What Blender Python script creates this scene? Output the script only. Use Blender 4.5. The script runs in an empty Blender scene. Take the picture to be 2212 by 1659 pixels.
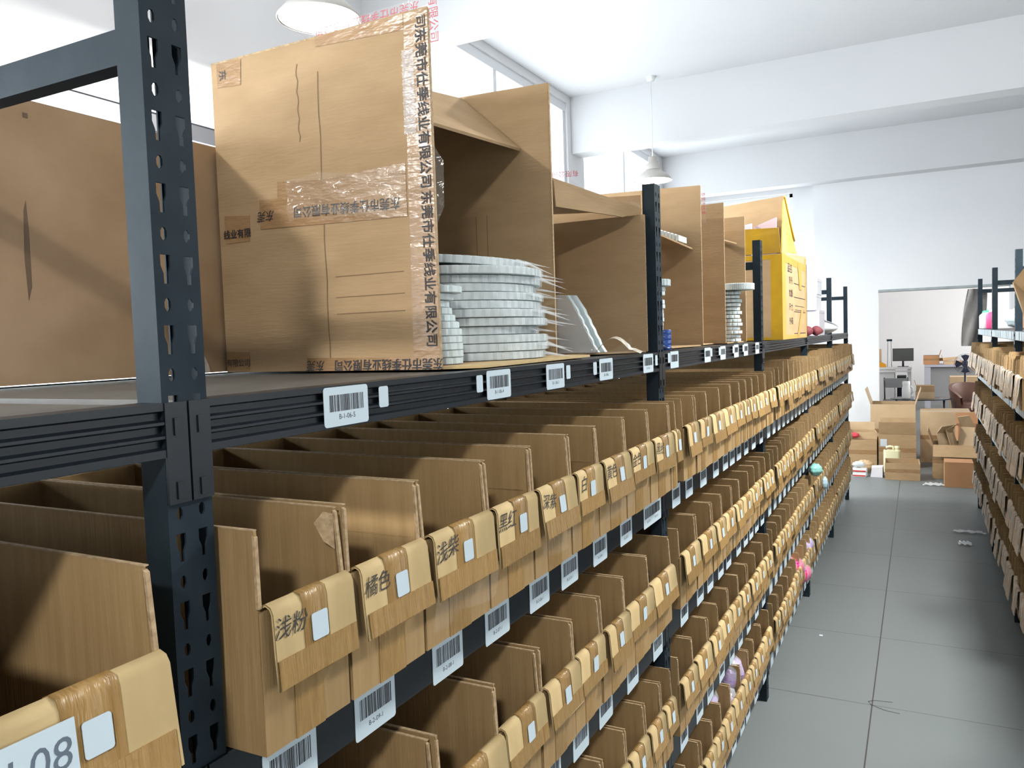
import bpy, math, random
from mathutils import Vector, Matrix
random.seed(7)
S = bpy.context.scene
COL = S.collection

# ------------------------------------------------------------------ camera
cam = bpy.data.objects.new('camera', bpy.data.cameras.new('camera'))
COL.objects.link(cam)
PIT, YAW, ROL, FPX = -0.0570599, 0.4779152, -0.0332375, 1704.408
fw = Vector((-math.sin(YAW)*math.cos(PIT), math.cos(YAW)*math.cos(PIT), math.sin(PIT)))
rt = Vector((math.cos(YAW), math.sin(YAW), 0)); up = rt.cross(fw)
rt, up = rt*math.cos(ROL)+up*math.sin(ROL), -rt*math.sin(ROL)+up*math.cos(ROL)
M = Matrix((rt, up, -fw)).transposed().to_4x4(); M.translation = (0.5988235, 0, 1.6206162)
cam.matrix_world = M
cam.data.sensor_fit = 'HORIZONTAL'; cam.data.sensor_width = 36.0
cam.data.lens = FPX*36.0/2212; cam.data.clip_start = 0.02; cam.data.clip_end = 200
S.camera = cam

# ------------------------------------------------------------------ world, exposure, daylight
w = bpy.data.worlds.new('sky'); S.world = w; w.use_nodes = True
bg = w.node_tree.nodes['Background']; bg.inputs['Color'].default_value = (0.86, 0.94, 1.0, 1); bg.inputs['Strength'].default_value = 3.0
S.view_settings.view_transform = 'Standard'; S.view_settings.look = 'None'
S.view_settings.gamma = 1.0; S.view_settings.use_curve_mapping = False
S.view_settings.exposure = 0.22
S.cycles.use_denoising = True
S.cycles.max_bounces = 8; S.cycles.diffuse_bounces = 2; S.cycles.glossy_bounces = 3
S.cycles.transparent_max_bounces = 12; S.cycles.caustics_reflective = False; S.cycles.caustics_refractive = False
LAMP_AISLE = 150.0; RIGHT_FILL_W = 55.0; LAMP_W = 125.0        # one pendant lamp; the right-hand watts are added fill
DAY_W = 55.0         # one window of daylight
# rooms: the store room x -2.7..5, y -4..11.9, z 0..4.2; beyond the opening a workshop to y 19.6
def area_light(name, loc, rot, sx, sy, watts, col):
    l = bpy.data.lights.new(name, 'AREA'); l.shape = 'RECTANGLE'; l.size = sx; l.size_y = sy; l.energy = watts; l.color = col
    o = bpy.data.objects.new(name, l); COL.objects.link(o); o.location = loc; o.rotation_euler = rot
    return o
WX = -2.75
WINDOWS = [(-2.6, 0.2), (0.75, 3.75), (4.80, 7.95), (8.4, 11.3)]     # along the wall behind the rack
for i, (a, b) in enumerate(WINDOWS):
    big = i >= 2
    area_light('daylight', (WX-0.35, (a+b)/2, 2.6 if big else 1.95), (0, -math.pi/2-(0.35 if big else 0.7), 0), 3.0 if big else 1.7, b-a, DAY_W*(0.8 if big else 5.5), (0.88, 0.95, 1.0))
area_light('daylight', (-1.75, 12.5, 2.4), (math.pi/2, 0, math.pi), 1.5, 2.0, DAY_W*0.8, (0.9, 0.96, 1.0))
area_light('daylight', (5.45, 3.7, 1.95), (0, math.pi/2, 0), 2.1, 4.2, RIGHT_FILL_W, (1.0, 0.985, 0.94))  # added soft fill from the right, set outside the made-up window
area_light('workshop_fill', (3.85, 15.5, 1.8), (0, math.pi/2, 0), 1.8, 5.0, 240, (1.0, 0.98, 0.95))  # added fill inside the workshop

# ------------------------------------------------------------------ helpers
def tag(o, label=None, cat=None, group=None, kind=None):
    if label: o['label'] = label
    if cat: o['category'] = cat
    if group: o['group'] = group
    if kind: o['kind'] = kind
    return o
def thing(name, label, cat, loc=(0, 0, 0), rz=0.0, group=None):
    o = bpy.data.objects.new(name, None); COL.objects.link(o); o.empty_display_size = 0.05
    o.location = loc; o.rotation_euler = (0, 0, rz)
    return tag(o, label, cat, group)
class MB:
    def __init__(s): s.v = []; s.f = []; s.m = []; s.smooth = []
    def add(s, vs, fs, mi=0, sm=False):
        k = len(s.v); s.v += [tuple(v) for v in vs]
        for f in fs: s.f.append(tuple(i+k for i in f)); s.m.append(mi); s.smooth.append(sm)
        return s
    def box(s, a, b, mi=0, mat=None):
        x0, y0, z0 = a; x1, y1, z1 = b
        vs = [(x0,y0,z0),(x1,y0,z0),(x1,y1,z0),(x0,y1,z0),(x0,y0,z1),(x1,y0,z1),(x1,y1,z1),(x0,y1,z1)]
        if mat is not None: vs = [mat @ Vector(v) for v in vs]
        return s.add(vs, [(0,3,2,1),(4,5,6,7),(0,1,5,4),(1,2,6,5),(2,3,7,6),(3,0,4,7)], mi)
    def hexa(s, vs, mi=0):
        """eight corners: bottom ring then top ring"""
        return s.add(vs, [(0,3,2,1),(4,5,6,7),(0,1,5,4),(1,2,6,5),(2,3,7,6),(3,0,4,7)], mi)
    def slab(s, p0, p1, z0, z1, t, mi=0, z1b=None, lean=(0, 0)):
        """upright panel from plan point p0 to p1, thickness t to its left hand"""
        d = Vector((p1[0]-p0[0], p1[1]-p0[1])); n = Vector((-d.y, d.x)).normalized()*t
        zb = z1 if z1b is None else z1b
        a, b = Vector(p0[:2]), Vector(p1[:2]); L = Vector(lean)
        q = [a, b, b+n, a+n]
        return s.hexa([(*p, z0) for p in q] + [(*(p+L), z) for p, z in zip(q, (z1, zb, zb, z1))], mi)
    def panel(s, a, b, c, d, t, mi=0):
        """thick quad through four 3-D corners"""
        a, b, c, d = map(Vector, (a, b, c, d)); n = (b-a).cross(d-a).normalized()*t
        return s.hexa([a-n/2, b-n/2, c-n/2, d-n/2, a+n/2, b+n/2, c+n/2, d+n/2], mi)
    def prism(s, prof, axis, a, b, mi=0, sm=False, cap=True):
        """closed 2-D profile swept along an axis from a to b; profile in the two other axes in order"""
        n = len(prof)
        def P(u, v, t): return {'x': (t, u, v), 'y': (u, t, v), 'z': (u, v, t)}[axis]
        vs = [P(u, v, a) for u, v in prof] + [P(u, v, b) for u, v in prof]
        fs = [(i, (i+1) % n, n+(i+1) % n, n+i) for i in range(n)]
        s.add(vs, fs, mi, sm)
        if cap: s.add(vs, [tuple(range(n))[::-1], tuple(range(n, 2*n))], mi)
        return s
    def lathe(s, prof, c=(0, 0, 0), n=24, mi=0, sm=True, close=False, rad=None):
        """(r, z) profile turned about z at c"""
        vs, fs = [], []; k = len(prof)
        for i in range(n):
            a = 2*math.pi*i/n; q = rad(i) if rad else 1
            for r, z in prof: vs.append((c[0]+r*q*math.cos(a), c[1]+r*q*math.sin(a), c[2]+z))
        for i in range(n):
            j = (i+1) % n
            for p in range(k-1): fs.append((i*k+p, j*k+p, j*k+p+1, i*k+p+1))
        s.add(vs, fs, mi, sm)
        if close:
            s.add(vs, [tuple(i*k for i in range(n))[::-1], tuple(i*k+k-1 for i in range(n))], mi)
        return s
    def tube(s, pts, r, n=8, mi=0, sm=True):
        pts = [Vector(p) for p in pts]; rs = r if isinstance(r, (list, tuple)) else [r]*len(pts)
        vs, fs = [], []
        for i, p in enumerate(pts):
            t = (pts[min(i+1, len(pts)-1)]-pts[max(i-1, 0)]).normalized()
            a = t.cross(Vector((0, 0, 1)) if abs(t.z) < .9 else Vector((1, 0, 0))).normalized(); b = t.cross(a)
            for k in range(n):
                g = 2*math.pi*k/n; vs.append(p+(a*math.cos(g)+b*math.sin(g))*rs[i])
        for i in range(len(pts)-1):
            for k in range(n):
                j = (k+1) % n; fs.append((i*n+k, i*n+j, (i+1)*n+j, (i+1)*n+k))
        fs += [tuple(range(n))[::-1], tuple(range((len(pts)-1)*n, len(pts)*n))]
        return s.add(vs, fs, mi, sm)
    def grid(s, nu, nv, fn, mi=0, sm=True):
        vs = [fn(i/nu, j/nv) for i in range(nu+1) for j in range(nv+1)]
        fs = [(i*(nv+1)+j, (i+1)*(nv+1)+j, (i+1)*(nv+1)+j+1, i*(nv+1)+j+1) for i in range(nu) for j in range(nv)]
        return s.add(vs, fs, mi, sm)
    def mesh(s, name, mats):
        me = bpy.data.meshes.new(name); me.from_pydata(s.v, [], s.f)
        for m in (mats if isinstance(mats, (list, tuple)) else [mats]): me.materials.append(m)
        me.polygons.foreach_set('material_index', s.m); me.polygons.foreach_set('use_smooth', s.smooth)
        me.update(); return me
    def build(s, name, mats, parent=None, loc=None, rz=None):
        return obj(name, s.mesh(name, mats), parent, loc, rz)
def obj(name, me, parent=None, loc=None, rz=None):
    o = bpy.data.objects.new(name, me); COL.objects.link(o)
    if parent: o.parent = parent
    if loc is not None: o.location = loc
    if rz is not None: o.rotation_euler = (0, 0, rz)
    return o
KIDS = {}
def copy_tree(o, parent=None):
    c = o.copy(); COL.objects.link(c)
    if parent: c.parent = parent
    for k in [k for k in KIDS.get(o.name) or list(o.children)]: copy_tree(k, c)
    return c
_tx = {}
def text_mesh(s, size, mat, shear=0.0, thin=0.0, key=None):
    k = (s, size, mat.name, shear, thin)
    if k in _tx: return _tx[k]
    cu = bpy.data.curves.new('lettering', 'FONT'); cu.body = s; cu.size = size; cu.shear = shear; cu.offset = thin
    cu.align_x = 'CENTER'; cu.align_y = 'CENTER'; cu.resolution_u = 3
    o = bpy.data.objects.new('lettering', cu); COL.objects.link(o)
    bpy.context.view_layer.update()
    me = bpy.data.meshes.new_from_object(o.evaluated_get(bpy.context.evaluated_depsgraph_get()))
    bpy.data.objects.remove(o); bpy.data.curves.remove(cu)
    me.name = 'lettering'; me.materials.clear(); me.materials.append(mat)
    _tx[k] = me; return me
def put_text(name, s, size, mat, parent, o, right, upv, shear=0.0, thin=0.0):
    r = Vector(right).normalized(); u = Vector(upv).normalized(); n = r.cross(u)
    t = obj(name, text_mesh(s, size, mat, shear, thin), parent)
    m = Matrix((r, u, n)).transposed().to_4x4(); m.translation = Vector(o); t.matrix_local = m
    return t

# ------------------------------------------------------------------ materials
def mat(name, col, rough=0.6, metal=0.0, spec=0.5, noise=None, nscale=8.0, stretch=(1, 1, 1), bump=0.0, bscale=60.0, bstretch=(1, 1, 1),
        rnd=0.0, alpha=1.0, emit=0.0, coat=0.0, trans=0.0, coords='Object', detail=4.0):
    m = bpy.data.materials.new(name); m.use_nodes = True; nt = m.node_tree; N = nt.nodes; Lk = nt.links
    p = N['Principled BSDF']
    def I(k): return p.inputs[k]
    I('Base Color').default_value = (*col, 1); I('Roughness').default_value = rough; I('Metallic').default_value = metal
    I('Specular IOR Level').default_value = spec; I('Alpha').default_value = alpha; I('Coat Weight').default_value = coat
    I('Transmission Weight').default_value = trans
    if emit: I('Emission Color').default_value = (*col, 1); I('Emission Strength').default_value = emit
    src = None
    if noise is not None or bump:
        tc = N.new('ShaderNodeTexCoord')
        def tex(sc, st, det):
            mp = N.new('ShaderNodeMapping'); mp.inputs['Scale'].default_value = st
            t = N.new('ShaderNodeTexNoise'); t.inputs['Scale'].default_value = sc; t.inputs['Detail'].default_value = det
            Lk.new(tc.outputs[coords], mp.inputs['Vector']); Lk.new(mp.outputs['Vector'], t.inputs['Vector']); return t
    if noise is not None:
        t = tex(nscale, stretch, detail); r = N.new('ShaderNodeMapRange'); r.inputs['From Min'].default_value = 0.3; r.inputs['From Max'].default_value = 0.7
        mx = N.new('ShaderNodeMix'); mx.data_type = 'RGBA'
        Lk.new(t.outputs['Fac'], r.inputs['Value']); Lk.new(r.outputs['Result'], mx.inputs['Factor'])
        mx.inputs['A'].default_value = (*col, 1); mx.inputs['B'].default_value = (*noise, 1); src = mx.outputs['Result']
    if rnd:
        oi = N.new('ShaderNodeObjectInfo'); hs = N.new('ShaderNodeHueSaturation'); r2 = N.new('ShaderNodeMapRange')
        r2.inputs['To Min'].default_value = 1-rnd; r2.inputs['To Max'].default_value = 1+rnd
        Lk.new(oi.outputs['Random'], r2.inputs['Value']); Lk.new(r2.outputs['Result'], hs.inputs['Value'])
        if src: Lk.new(src, hs.inputs['Color'])
        else: hs.inputs['Color'].default_value = (*col, 1)
        src = hs.outputs['Color']
    if src: Lk.new(src, I('Base Color'))
    if bump:
        t2 = tex(bscale, bstretch, 3.0); b = N.new('ShaderNodeBump'); b.inputs['Strength'].default_value = bump; b.inputs['Distance'].default_value = 0.01
        Lk.new(t2.outputs['Fac'], b.inputs['Height']); Lk.new(b.outputs['Normal'], I('Normal'))
    return m
M_CARD = mat('cardboard', (0.365, 0.240, 0.115), 0.8, spec=0.15, noise=(0.300, 0.192, 0.088), nscale=14, stretch=(6, 6, 0.5), bump=0.12, bscale=40, bstretch=(8, 8, 0.4), rnd=0.10)  # bin walls darkened, putting the shade of the interiors into the colour
M_CARDB = mat('carton_board', (0.42, 0.285, 0.160), 0.75, spec=0.15, noise=(0.36, 0.24, 0.130), nscale=9, stretch=(1, 1, 3), bump=0.08, bscale=30, bstretch=(1, 1, 8), rnd=0.05)
M_EDGE = mat('cardboard_edge', (0.48, 0.35, 0.21), 0.8, spec=0.2, noise=(0.30, 0.20, 0.11), nscale=160, stretch=(1, 1, 1))
M_FLAP = mat('flap_board', (0.56, 0.415, 0.215), 0.7, spec=0.2, noise=(0.49, 0.355, 0.175), nscale=10, stretch=(3, 3, 1), rnd=0.08)
M_PALEF = mat('pale_flap_board', (0.62, 0.53, 0.44), 0.7, spec=0.25, noise=(0.52, 0.41, 0.31), nscale=16, stretch=(3, 8, 0.6), rnd=0.10)
M_TAPE = mat('brown_tape', (0.37, 0.225, 0.080), 0.32, spec=0.45, noise=(0.285, 0.16, 0.050), nscale=34, stretch=(1, 5, 0.5), bump=0.5, bscale=40, bstretch=(1, 4, 0.5), rnd=0.12)
M_TAPEB = mat('carton_tape', (0.34, 0.205, 0.10), 0.25, spec=0.5, noise=(0.28, 0.16, 0.075), nscale=16, stretch=(1, 1, 2), bump=0.25, bscale=26, bstretch=(1, 1, 3))
M_STEEL = mat('black_blue_steel', (0.014, 0.022, 0.030), 0.48, spec=0.06, noise=(0.021, 0.031, 0.040), nscale=20, bump=0.03, bscale=60)
M_BEAM = mat('beam_steel', (0.007, 0.010, 0.014), 0.36, spec=0.26, noise=(0.010, 0.014, 0.019), nscale=12, stretch=(1, 0.3, 3))
M_SHELF = mat('shelf_panel_paint', (0.085, 0.079, 0.070), 0.45, spec=0.3, noise=(0.066, 0.060, 0.054), nscale=5, stretch=(6, 0.6, 1))
M_BOARD = mat('light_block_board', (0.05, 0.032, 0.02), 0.8)
M_LABEL = mat('white_label', (0.50, 0.585, 0.64), 0.55, spec=0.3)
M_INK = mat('black_ink', (0.018, 0.018, 0.024), 0.6)
M_PEN = mat('marker_ink', (0.035, 0.030, 0.028), 0.7)
M_RED = mat('red_print', (0.42, 0.03, 0.05), 0.5)
M_WALL = mat('white_wall_paint', (0.80, 0.80, 0.81), 0.8, spec=0.2, noise=(0.77, 0.77, 0.785), nscale=1.3, bump=0.02, bscale=50)
M_CEIL = mat('ceiling_paint', (0.68, 0.68, 0.69), 0.85, spec=0.2, noise=(0.65, 0.65, 0.66), nscale=0.9)
M_PLY = mat('plywood', (0.40, 0.265, 0.155), 0.55, spec=0.35, noise=(0.30, 0.19, 0.10), nscale=7, stretch=(1, 1, 1.4), bump=0.06, bscale=60, detail=9.0)
M_FOAM = mat('white_foam', (0.52, 0.59, 0.60), 0.5, rnd=0.05)
M_GREYF = mat('grey_foam_face', (0.42, 0.42, 0.41), 0.6)
M_ALU = mat('window_frame_metal', (0.045, 0.045, 0.05), 0.4, metal=0.2)
M_SHADE = mat('lamp_shade_enamel', (0.55, 0.52, 0.48), 0.4)
M_GLOW = mat('lamp_diffuser', (1.0, 1.0, 1.0), 0.5, emit=14.0)
M_YTAPE = mat('yellow_tape', (0.50, 0.29, 0.010), 0.3, noise=(0.42, 0.235, 0.010), nscale=12, bump=0.15, bscale=30)
M_WHITEP = mat('white_plastic', (0.78, 0.80, 0.80), 0.4)
M_DESKW = mat('glare_pale_frame', (0.75, 0.76, 0.78), 0.4)  # window frames painted pale to stand in for overexposure
def film(name, tint=(1, 1, 1), opac=0.25, rough=0.12):
    m = bpy.data.materials.new(name); m.use_nodes = True; nt = m.node_tree; N = nt.nodes
    p = N['Principled BSDF']; p.inputs['Base Color'].default_value = (*tint, 1); p.inputs['Roughness'].default_value = rough
    p.inputs['Alpha'].default_value = opac; p.inputs['Specular IOR Level'].default_value = 0.8
    tc = N.new('ShaderNodeTexCoord'); t = N.new('ShaderNodeTexNoise'); t.inputs['Scale'].default_value = 35; b = N.new('ShaderNodeBump')
    b.inputs['Strength'].default_value = 0.6; b.inputs['Distance'].default_value = 0.01
    nt.links.new(tc.outputs['Object'], t.inputs['Vector']); nt.links.new(t.outputs['Fac'], b.inputs['Height']); nt.links.new(b.outputs['Normal'], p.inputs['Normal'])
    return m
M_FILM = film('clear_film', (0.9, 0.93, 0.95), 0.28)
M_CLEAR = film('clear_tape', (0.85, 0.80, 0.72), 0.07, 0.10)
M_GLASS = film('window_glass', (0.9, 0.95, 1.0), 0.12, 0.03)
def floor_material():
    m = bpy.data.materials.new('painted_floor'); m.use_nodes = True; nt = m.node_tree; N = nt.nodes; Lk = nt.links; p = N['Principled BSDF']
    tc = N.new('ShaderNodeTexCoord'); sp = N.new('ShaderNodeSeparateXYZ'); Lk.new(tc.outputs['Object'], sp.inputs[0])
    def joint(out, off, per, wd):
        a = N.new('ShaderNodeMath'); a.operation = 'SUBTRACT'; a.inputs[1].default_value = off-per/2+100*per*0
        Lk.new(out, a.inputs[0])
        b = N.new('ShaderNodeMath'); b.operation = 'FLOORED_MODULO'; b.inputs[1].default_value = per; Lk.new(a.outputs[0], b.inputs[0])
        c = N.new('ShaderNodeMath'); c.operation = 'SUBTRACT'; c.inputs[1].default_value = per/2; Lk.new(b.outputs[0], c.inputs[0])
        d = N.new('ShaderNodeMath'); d.operation = 'ABSOLUTE'; Lk.new(c.outputs[0], d.inputs[0])
        e = N.new('ShaderNodeMath'); e.operation = 'LESS_THAN'; e.inputs[1].default_value = wd; Lk.new(d.outputs[0], e.inputs[0])
        return e.outputs[0]
    j1 = joint(sp.outputs['X'], 0.412, 1.66, 0.0028); j2 = joint(sp.outputs['Y'], 3.622, 0.826, 0.0020)
    mx0 = N.new('ShaderNodeMath'); mx0.operation = 'MAXIMUM'; Lk.new(j1, mx0.inputs[0]); Lk.new(j2, mx0.inputs[1])
    t = N.new('ShaderNodeTexNoise'); t.inputs['Scale'].default_value = 2.2; t.inputs['Detail'].default_value = 8; Lk.new(tc.outputs['Object'], t.inputs['Vector'])
    cr = N.new('ShaderNodeMix'); cr.data_type = 'RGBA'; cr.inputs['A'].default_value = (0.138, 0.157, 0.160, 1); cr.inputs['B'].default_value = (0.162, 0.175, 0.176, 1); Lk.new(t.outputs['Fac'], cr.inputs['Factor'])
    cj = N.new('ShaderNodeMix'); cj.data_type = 'RGBA'; cj.inputs['B'].default_value = (0.05, 0.045, 0.04, 1); Lk.new(mx0.outputs[0], cj.inputs['Factor']); Lk.new(cr.outputs['Result'], cj.inputs['A'])
    Lk.new(cj.outputs['Result'], p.inputs['Base Color'])
    rr = N.new('ShaderNodeMapRange'); rr.inputs['To Min'].default_value = 0.38; rr.inputs['To Max'].default_value = 0.52; Lk.new(t.outputs['Fac'], rr.inputs['Value']); Lk.new(rr.outputs['Result'], p.inputs['Roughness'])
    p.inputs['Specular IOR Level'].default_value = 0.32
    return m
M_FLOOR = floor_material()

# ------------------------------------------------------------------ room
def struct(name, mb, m): return tag(mb.build(name, m), kind='structure')
HC = 4.2
struct('floor', MB().box((-2.9, -9.2, -0.1), (5.2, 19.8, 0)), M_FLOOR)
struct('ceiling', MB().box((-2.9, -9.2, HC), (5.2, 12.1, HC+0.15)), M_CEIL)
# wall behind the rack with window openings z 1.1..2.8
mb = MB(); zs, zt = 0.3, 2.80
edges = [-9.2] + [v for ab in WINDOWS for v in ab] + [12.1]
for i in range(0, len(edges), 2): mb.box((WX-0.15, edges[i], 0), (WX, edges[i+1], HC))
ZT = [2.80, 2.80, 4.12, 4.12]  # far pair raised near the ceiling to stand in for glare on the wall
for (a, b), zt in zip(WINDOWS, ZT): mb.box((WX-0.15, a, 0), (WX, b, zs)); mb.box((WX-0.15, a, zt), (WX, b, HC))
struct('wall_left', mb, M_WALL)
for i, (a, b) in enumerate(WINDOWS):
    wn = thing('window_%d' % (i+1), None, None, (WX-0.07, 0, 0)); tag(wn, kind='structure')
    f = MB(); zt = ZT[i]; mfr = M_ALU if i < 2 else M_DESKW
    f.box((-0.03, a, zt-0.09), (0.05, b, zt)); f.box((-0.03, a, zs), (0.05, b, zs+0.06))
    n = 3 if i < 2 else 2
    for k in range(n+1):
        y = a+(b-a-0.06)*k/n; f.box((-0.025, y, zs+0.06), (0.045, y+0.06, zt-0.09))
    if i < 2: f.box((-0.02, a, 2.42), (0.04, b, 2.47))
    f.build('window_frame', mfr, wn)
    MB().box((0.0, a+0.02, zs+0.05), (0.006, b-0.02, zt-0.08)).build('window_pane', M_GLASS, wn)
# far wall (y 11.9) with an opening x 0.10..1.30, z 0..2.12 and a window x -2.4..-0.98
FY = 11.75; OX0, OX1, OZ = 0.105, 1.62, 2.115; wx0, wx1, wz0, wz1 = -2.45, -1.0, 1.2, 3.56
mb = MB()
mb.box((OX0, FY, OZ), (OX1, FY+0.2, HC)); mb.box((OX1, FY, 0), (5.2, FY+0.2, HC)); mb.box((-0.70, FY, 0), (OX0, FY+0.2, HC))
G = FY+0.2; mb.box((wx1, G, 0), (-0.55, G+0.2, HC)); mb.box((-2.9, G, 0), (wx0, G+0.2, HC))
mb.box((wx0, G, 0), (wx1, G+0.2, wz0)); mb.box((wx0, G, wz1), (wx1, G+0.2, HC))
struct('wall_far', mb, M_WALL)
struct('trim_1', MB().box((OX0, FY+0.0, OZ-0.03), (OX1, FY+0.2, OZ)), mat('bare_lintel', (0.30, 0.34, 0.35), 0.8, noise=(0.42, 0.45, 0.45), nscale=9))
wn = thing('window_5', None, None, (0, FY+0.3, 0)); tag(wn, kind='structure')
f = MB(); f.box((wx0, -0.03, wz0), (wx0+0.05, 0.03, wz1)); f.box((wx1-0.05, -0.03, wz0), (wx1, 0.03, wz1)); f.box((wx0, -0.03, wz1-0.05), (wx1, 0.03, wz1)); f.box((wx0, -0.03, wz0), (wx1, 0.03, wz0+0.05))
f.build('window_frame', M_DESKW, wn); MB().box((wx0+0.04, -0.003, wz0+0.04), (wx1-0.04, 0.003, wz1-0.04)).build('window_pane', M_GLASS, wn)
for i, y in enumerate((-6.45, -2.85, 0.80, 4.43, 8.05, 11.50)):
    struct('trim_%d' % (i+2), MB().box((-2.75, y, HC-0.6), (5.05, y+0.25, HC)), M_CEIL)
mb = MB(); mb.box((5.05, -9.2, 0), (5.2, 1.6, HC)); mb.box((5.05, 5.8, 0), (5.2, 19.8, HC)); mb.box((5.05, 1.6, 0), (5.2, 5.8, 0.9)); mb.box((5.05, 1.6, 3.0), (5.2, 5.8, HC))
struct('wall_right', mb, M_WALL)
wn = thing('window_6', None, None, (5.12, 1.6, 0)); tag(wn, kind='structure')  # made-up window out of view, an excuse for the right-hand fill
f = MB(); f.box((-0.04, 0.0, 0.9), (0.04, 4.2, 0.96)); f.box((-0.04, 0.0, 2.94), (0.04, 4.2, 3.0))
for y in (0.0, 1.38, 2.76, 4.14): f.box((-0.035, y, 0.96), (0.035, y+0.06, 2.94))
f.build('window_frame', M_ALU, wn); MB().box((-0.003, 0.03, 0.93), (0.003, 4.17, 2.97)).build('window_pane', M_GLASS, wn)
struct('wall_near', MB().box((-2.9, -9.2, 0), (5.2, -9.05, HC)), M_WALL)
# the workshop beyond the opening
struct('wall_back', MB().box((-1.05, 19.3, 0), (5.2, 19.5, 3.3)), M_WALL)
struct('wall_side', MB().box((-1.05, 12.15, 0), (-0.90, 19.3, 3.3)), M_WALL)
struct('ceiling_beyond', MB().box((-1.05, 12.15, 3.3), (5.2, 19.5, 3.45)), M_CEIL)

# ------------------------------------------------------------------ pendant lamps
def lamp(x, y, z, label, watts=None):
    t = thing('pendant_lamp', label, 'lamp', (x, y, z), group='pendant lamps')
    MB().lathe([(0.19, 0.0), (0.195, 0.004), (0.15, 0.055), (0.075, 0.11), (0.07, 0.115), (0.145, 0.05), (0.186, 0.004)], n=40).build('lamp_shade', M_SHADE, t)
    MB().lathe([(0.075, 0.10), (0.078, 0.165), (0.045, 0.175), (0.04, 0.24), (0.01, 0.25)], n=28).build('lamp_housing', M_SHADE, t)
    MB().lathe([(0.0, -0.012), (0.11, -0.010), (0.170, 0.012), (0.172, 0.02)], n=32).build('diffuser', M_GLOW, t)
    MB().tube([(0, 0, 0.245), (0, 0, HC-z-0.03)], 0.004).build('cord', M_WHITEP, t)
    MB().lathe([(0.001, HC-z-0.04), (0.04, HC-z-0.035), (0.045, HC-z-0.001)], n=20).build('ceiling_rose', M_WHITEP, t)
    l = bpy.data.lights.new('lamp_light', 'AREA'); l.shape = 'DISK'; l.size = 0.34; l.energy = watts or LAMP_W; l.color = (1.0, 1.0, 0.95)
    o = bpy.data.objects.new('lamp_light', l); COL.objects.link(o); o.parent = t; o.location = (0, 0, -0.018)
    return t
lamp(-1.89, 2.97, 3.14, 'lit pendant lamp with a wide shallow shade hanging above the tallest carton')
lamp(-1.79, 7.86, 3.165, 'small distant pendant lamp hanging above the top of the second tall post')
lamp(-1.89, -2.26, 3.19, 'lit pendant lamp of the row behind the rack, beyond the plywood box', 240.0)
for x, y, wt in ((1.30, -1.83, 0.62), (1.24, 3.75, 0.95), (1.62, 6.6, 0.18)): lamp(x, y, 3.14, 'lit unseen pendant lamp hanging over the aisle', LAMP_AISLE*wt)  # the last one is added out of view to light the far floor

# ------------------------------------------------------------------ racks
POSTY = [0.503+1.5*k for k in range(-1, 6)]      # post centres, index 0 is outside the frame
PW, PD, PH = 0.050, 0.032, 2.004
LV = [1.574, 1.230, 0.882, 0.530, 0.197]         # beam tops
def post_mesh(holes=True):
    """channel post: perforated face at x=0, lips running back; two columns of keyholes and ovals"""
    mb = MB(); t = 0.002; hw = PW/2
    mb.box((-PD, -hw, 0), (0-t, -hw+t, PH)); mb.box((-PD, hw-t, 0), (-t, hw, PH))
    mb.box((-PD, -hw, 0), (-PD+t, -hw+0.012, PH)); mb.box((-PD, hw-0.012, 0), (-PD+t, hw, PH))
    mb.box((-PD, -hw+t, 0), (-t, hw-t, 0.004))
    if not holes:
        mb.box((-t, -hw, 0), (0, hw, PH)); return mb
    pitch = 0.0632; cols = (-hw, -0.0155, 0.0, 0.0155, hw)
    # each column cell is a ring of quads between its rectangle and the outline of the hole
    def cell(y0, y1, z0, z1, hole):
        rect = []
        n = len(hole); cy, cz = (y0+y1)/2, (z0+z1)/2
        for hy, hz in hole:
            a = math.atan2((hz-cz)/(z1-z0), (hy-cy)/(y1-y0)); c, s = math.cos(a), math.sin(a); k = 0.5/max(abs(c), abs(s))
            rect.append((cy+c*k*(y1-y0), cz+s*k*(z1-z0)))
        for x, flip in ((0, False), (-t, True)):
            vs = [(x, *p) for p in rect]+[(x, *p) for p in hole]
            fs = [(i, (i+1) % n, n+(i+1) % n, n+i) for i in range(n)]
            mb.add(vs, [q[::-1] for q in fs] if flip else fs)
        vs = [(0, *p) for p in hole]+[(-t, *p) for p in hole]
        mb.add(vs, [(i, (i+1) % n, n+(i+1) % n, n+i) for i in range(n)])
    def ell(cy, cz, a, b, n=8): return [(cy+a*math.cos(2*math.pi*(i+.5)/n), cz+b*math.sin(2*math.pi*(i+.5)/n)) for i in range(n)]
    def key(cy, cz):    # wide head, narrow tail below
        h = [(0.0052, 0.013), (0.0052, 0.003), (0.0024, -0.004), (0.0022, -0.013), (-0.0022, -0.013), (-0.0024, -0.004), (-0.0052, 0.003), (-0.0052, 0.013)]
        return [(cy+a, cz+b) for a, b in h]
    # fill around, leaving corners of each cell true rectangles
    z = 0.03; 
    mb.box((-t, -hw, 0), (0, hw, z)); zz = z
    while zz+pitch < PH-0.004:
        for y0, y1 in ((-0.0215, -0.0035), (0.0035, 0.0215)):
            cy = (y0+y1)/2
            def corner(c0, c1, hole):
                # add the four rectangle corners to the ring by inserting points at equal angles
                cell(y0, y1, c0, c1, hole)
            k = key(cy, zz+0.020); corner(zz, zz+0.040, sorted_ring(k, cy, zz+0.020, y1-y0, 0.040))
            e = ell(cy, zz+0.0515, 0.0036, 0.0062, 8); corner(zz+0.040, zz+pitch, sorted_ring(e, cy, zz+0.0516, y1-y0, pitch-0.040))
        zz += pitch
    for y0, y1 in ((-hw, -0.0215), (-0.0035, 0.0035), (0.0215, hw)): mb.box((-t, y0, z), (0, y1, zz))
    mb.box((-t, -hw, zz), (0, hw, PH))
    return mb
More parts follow.
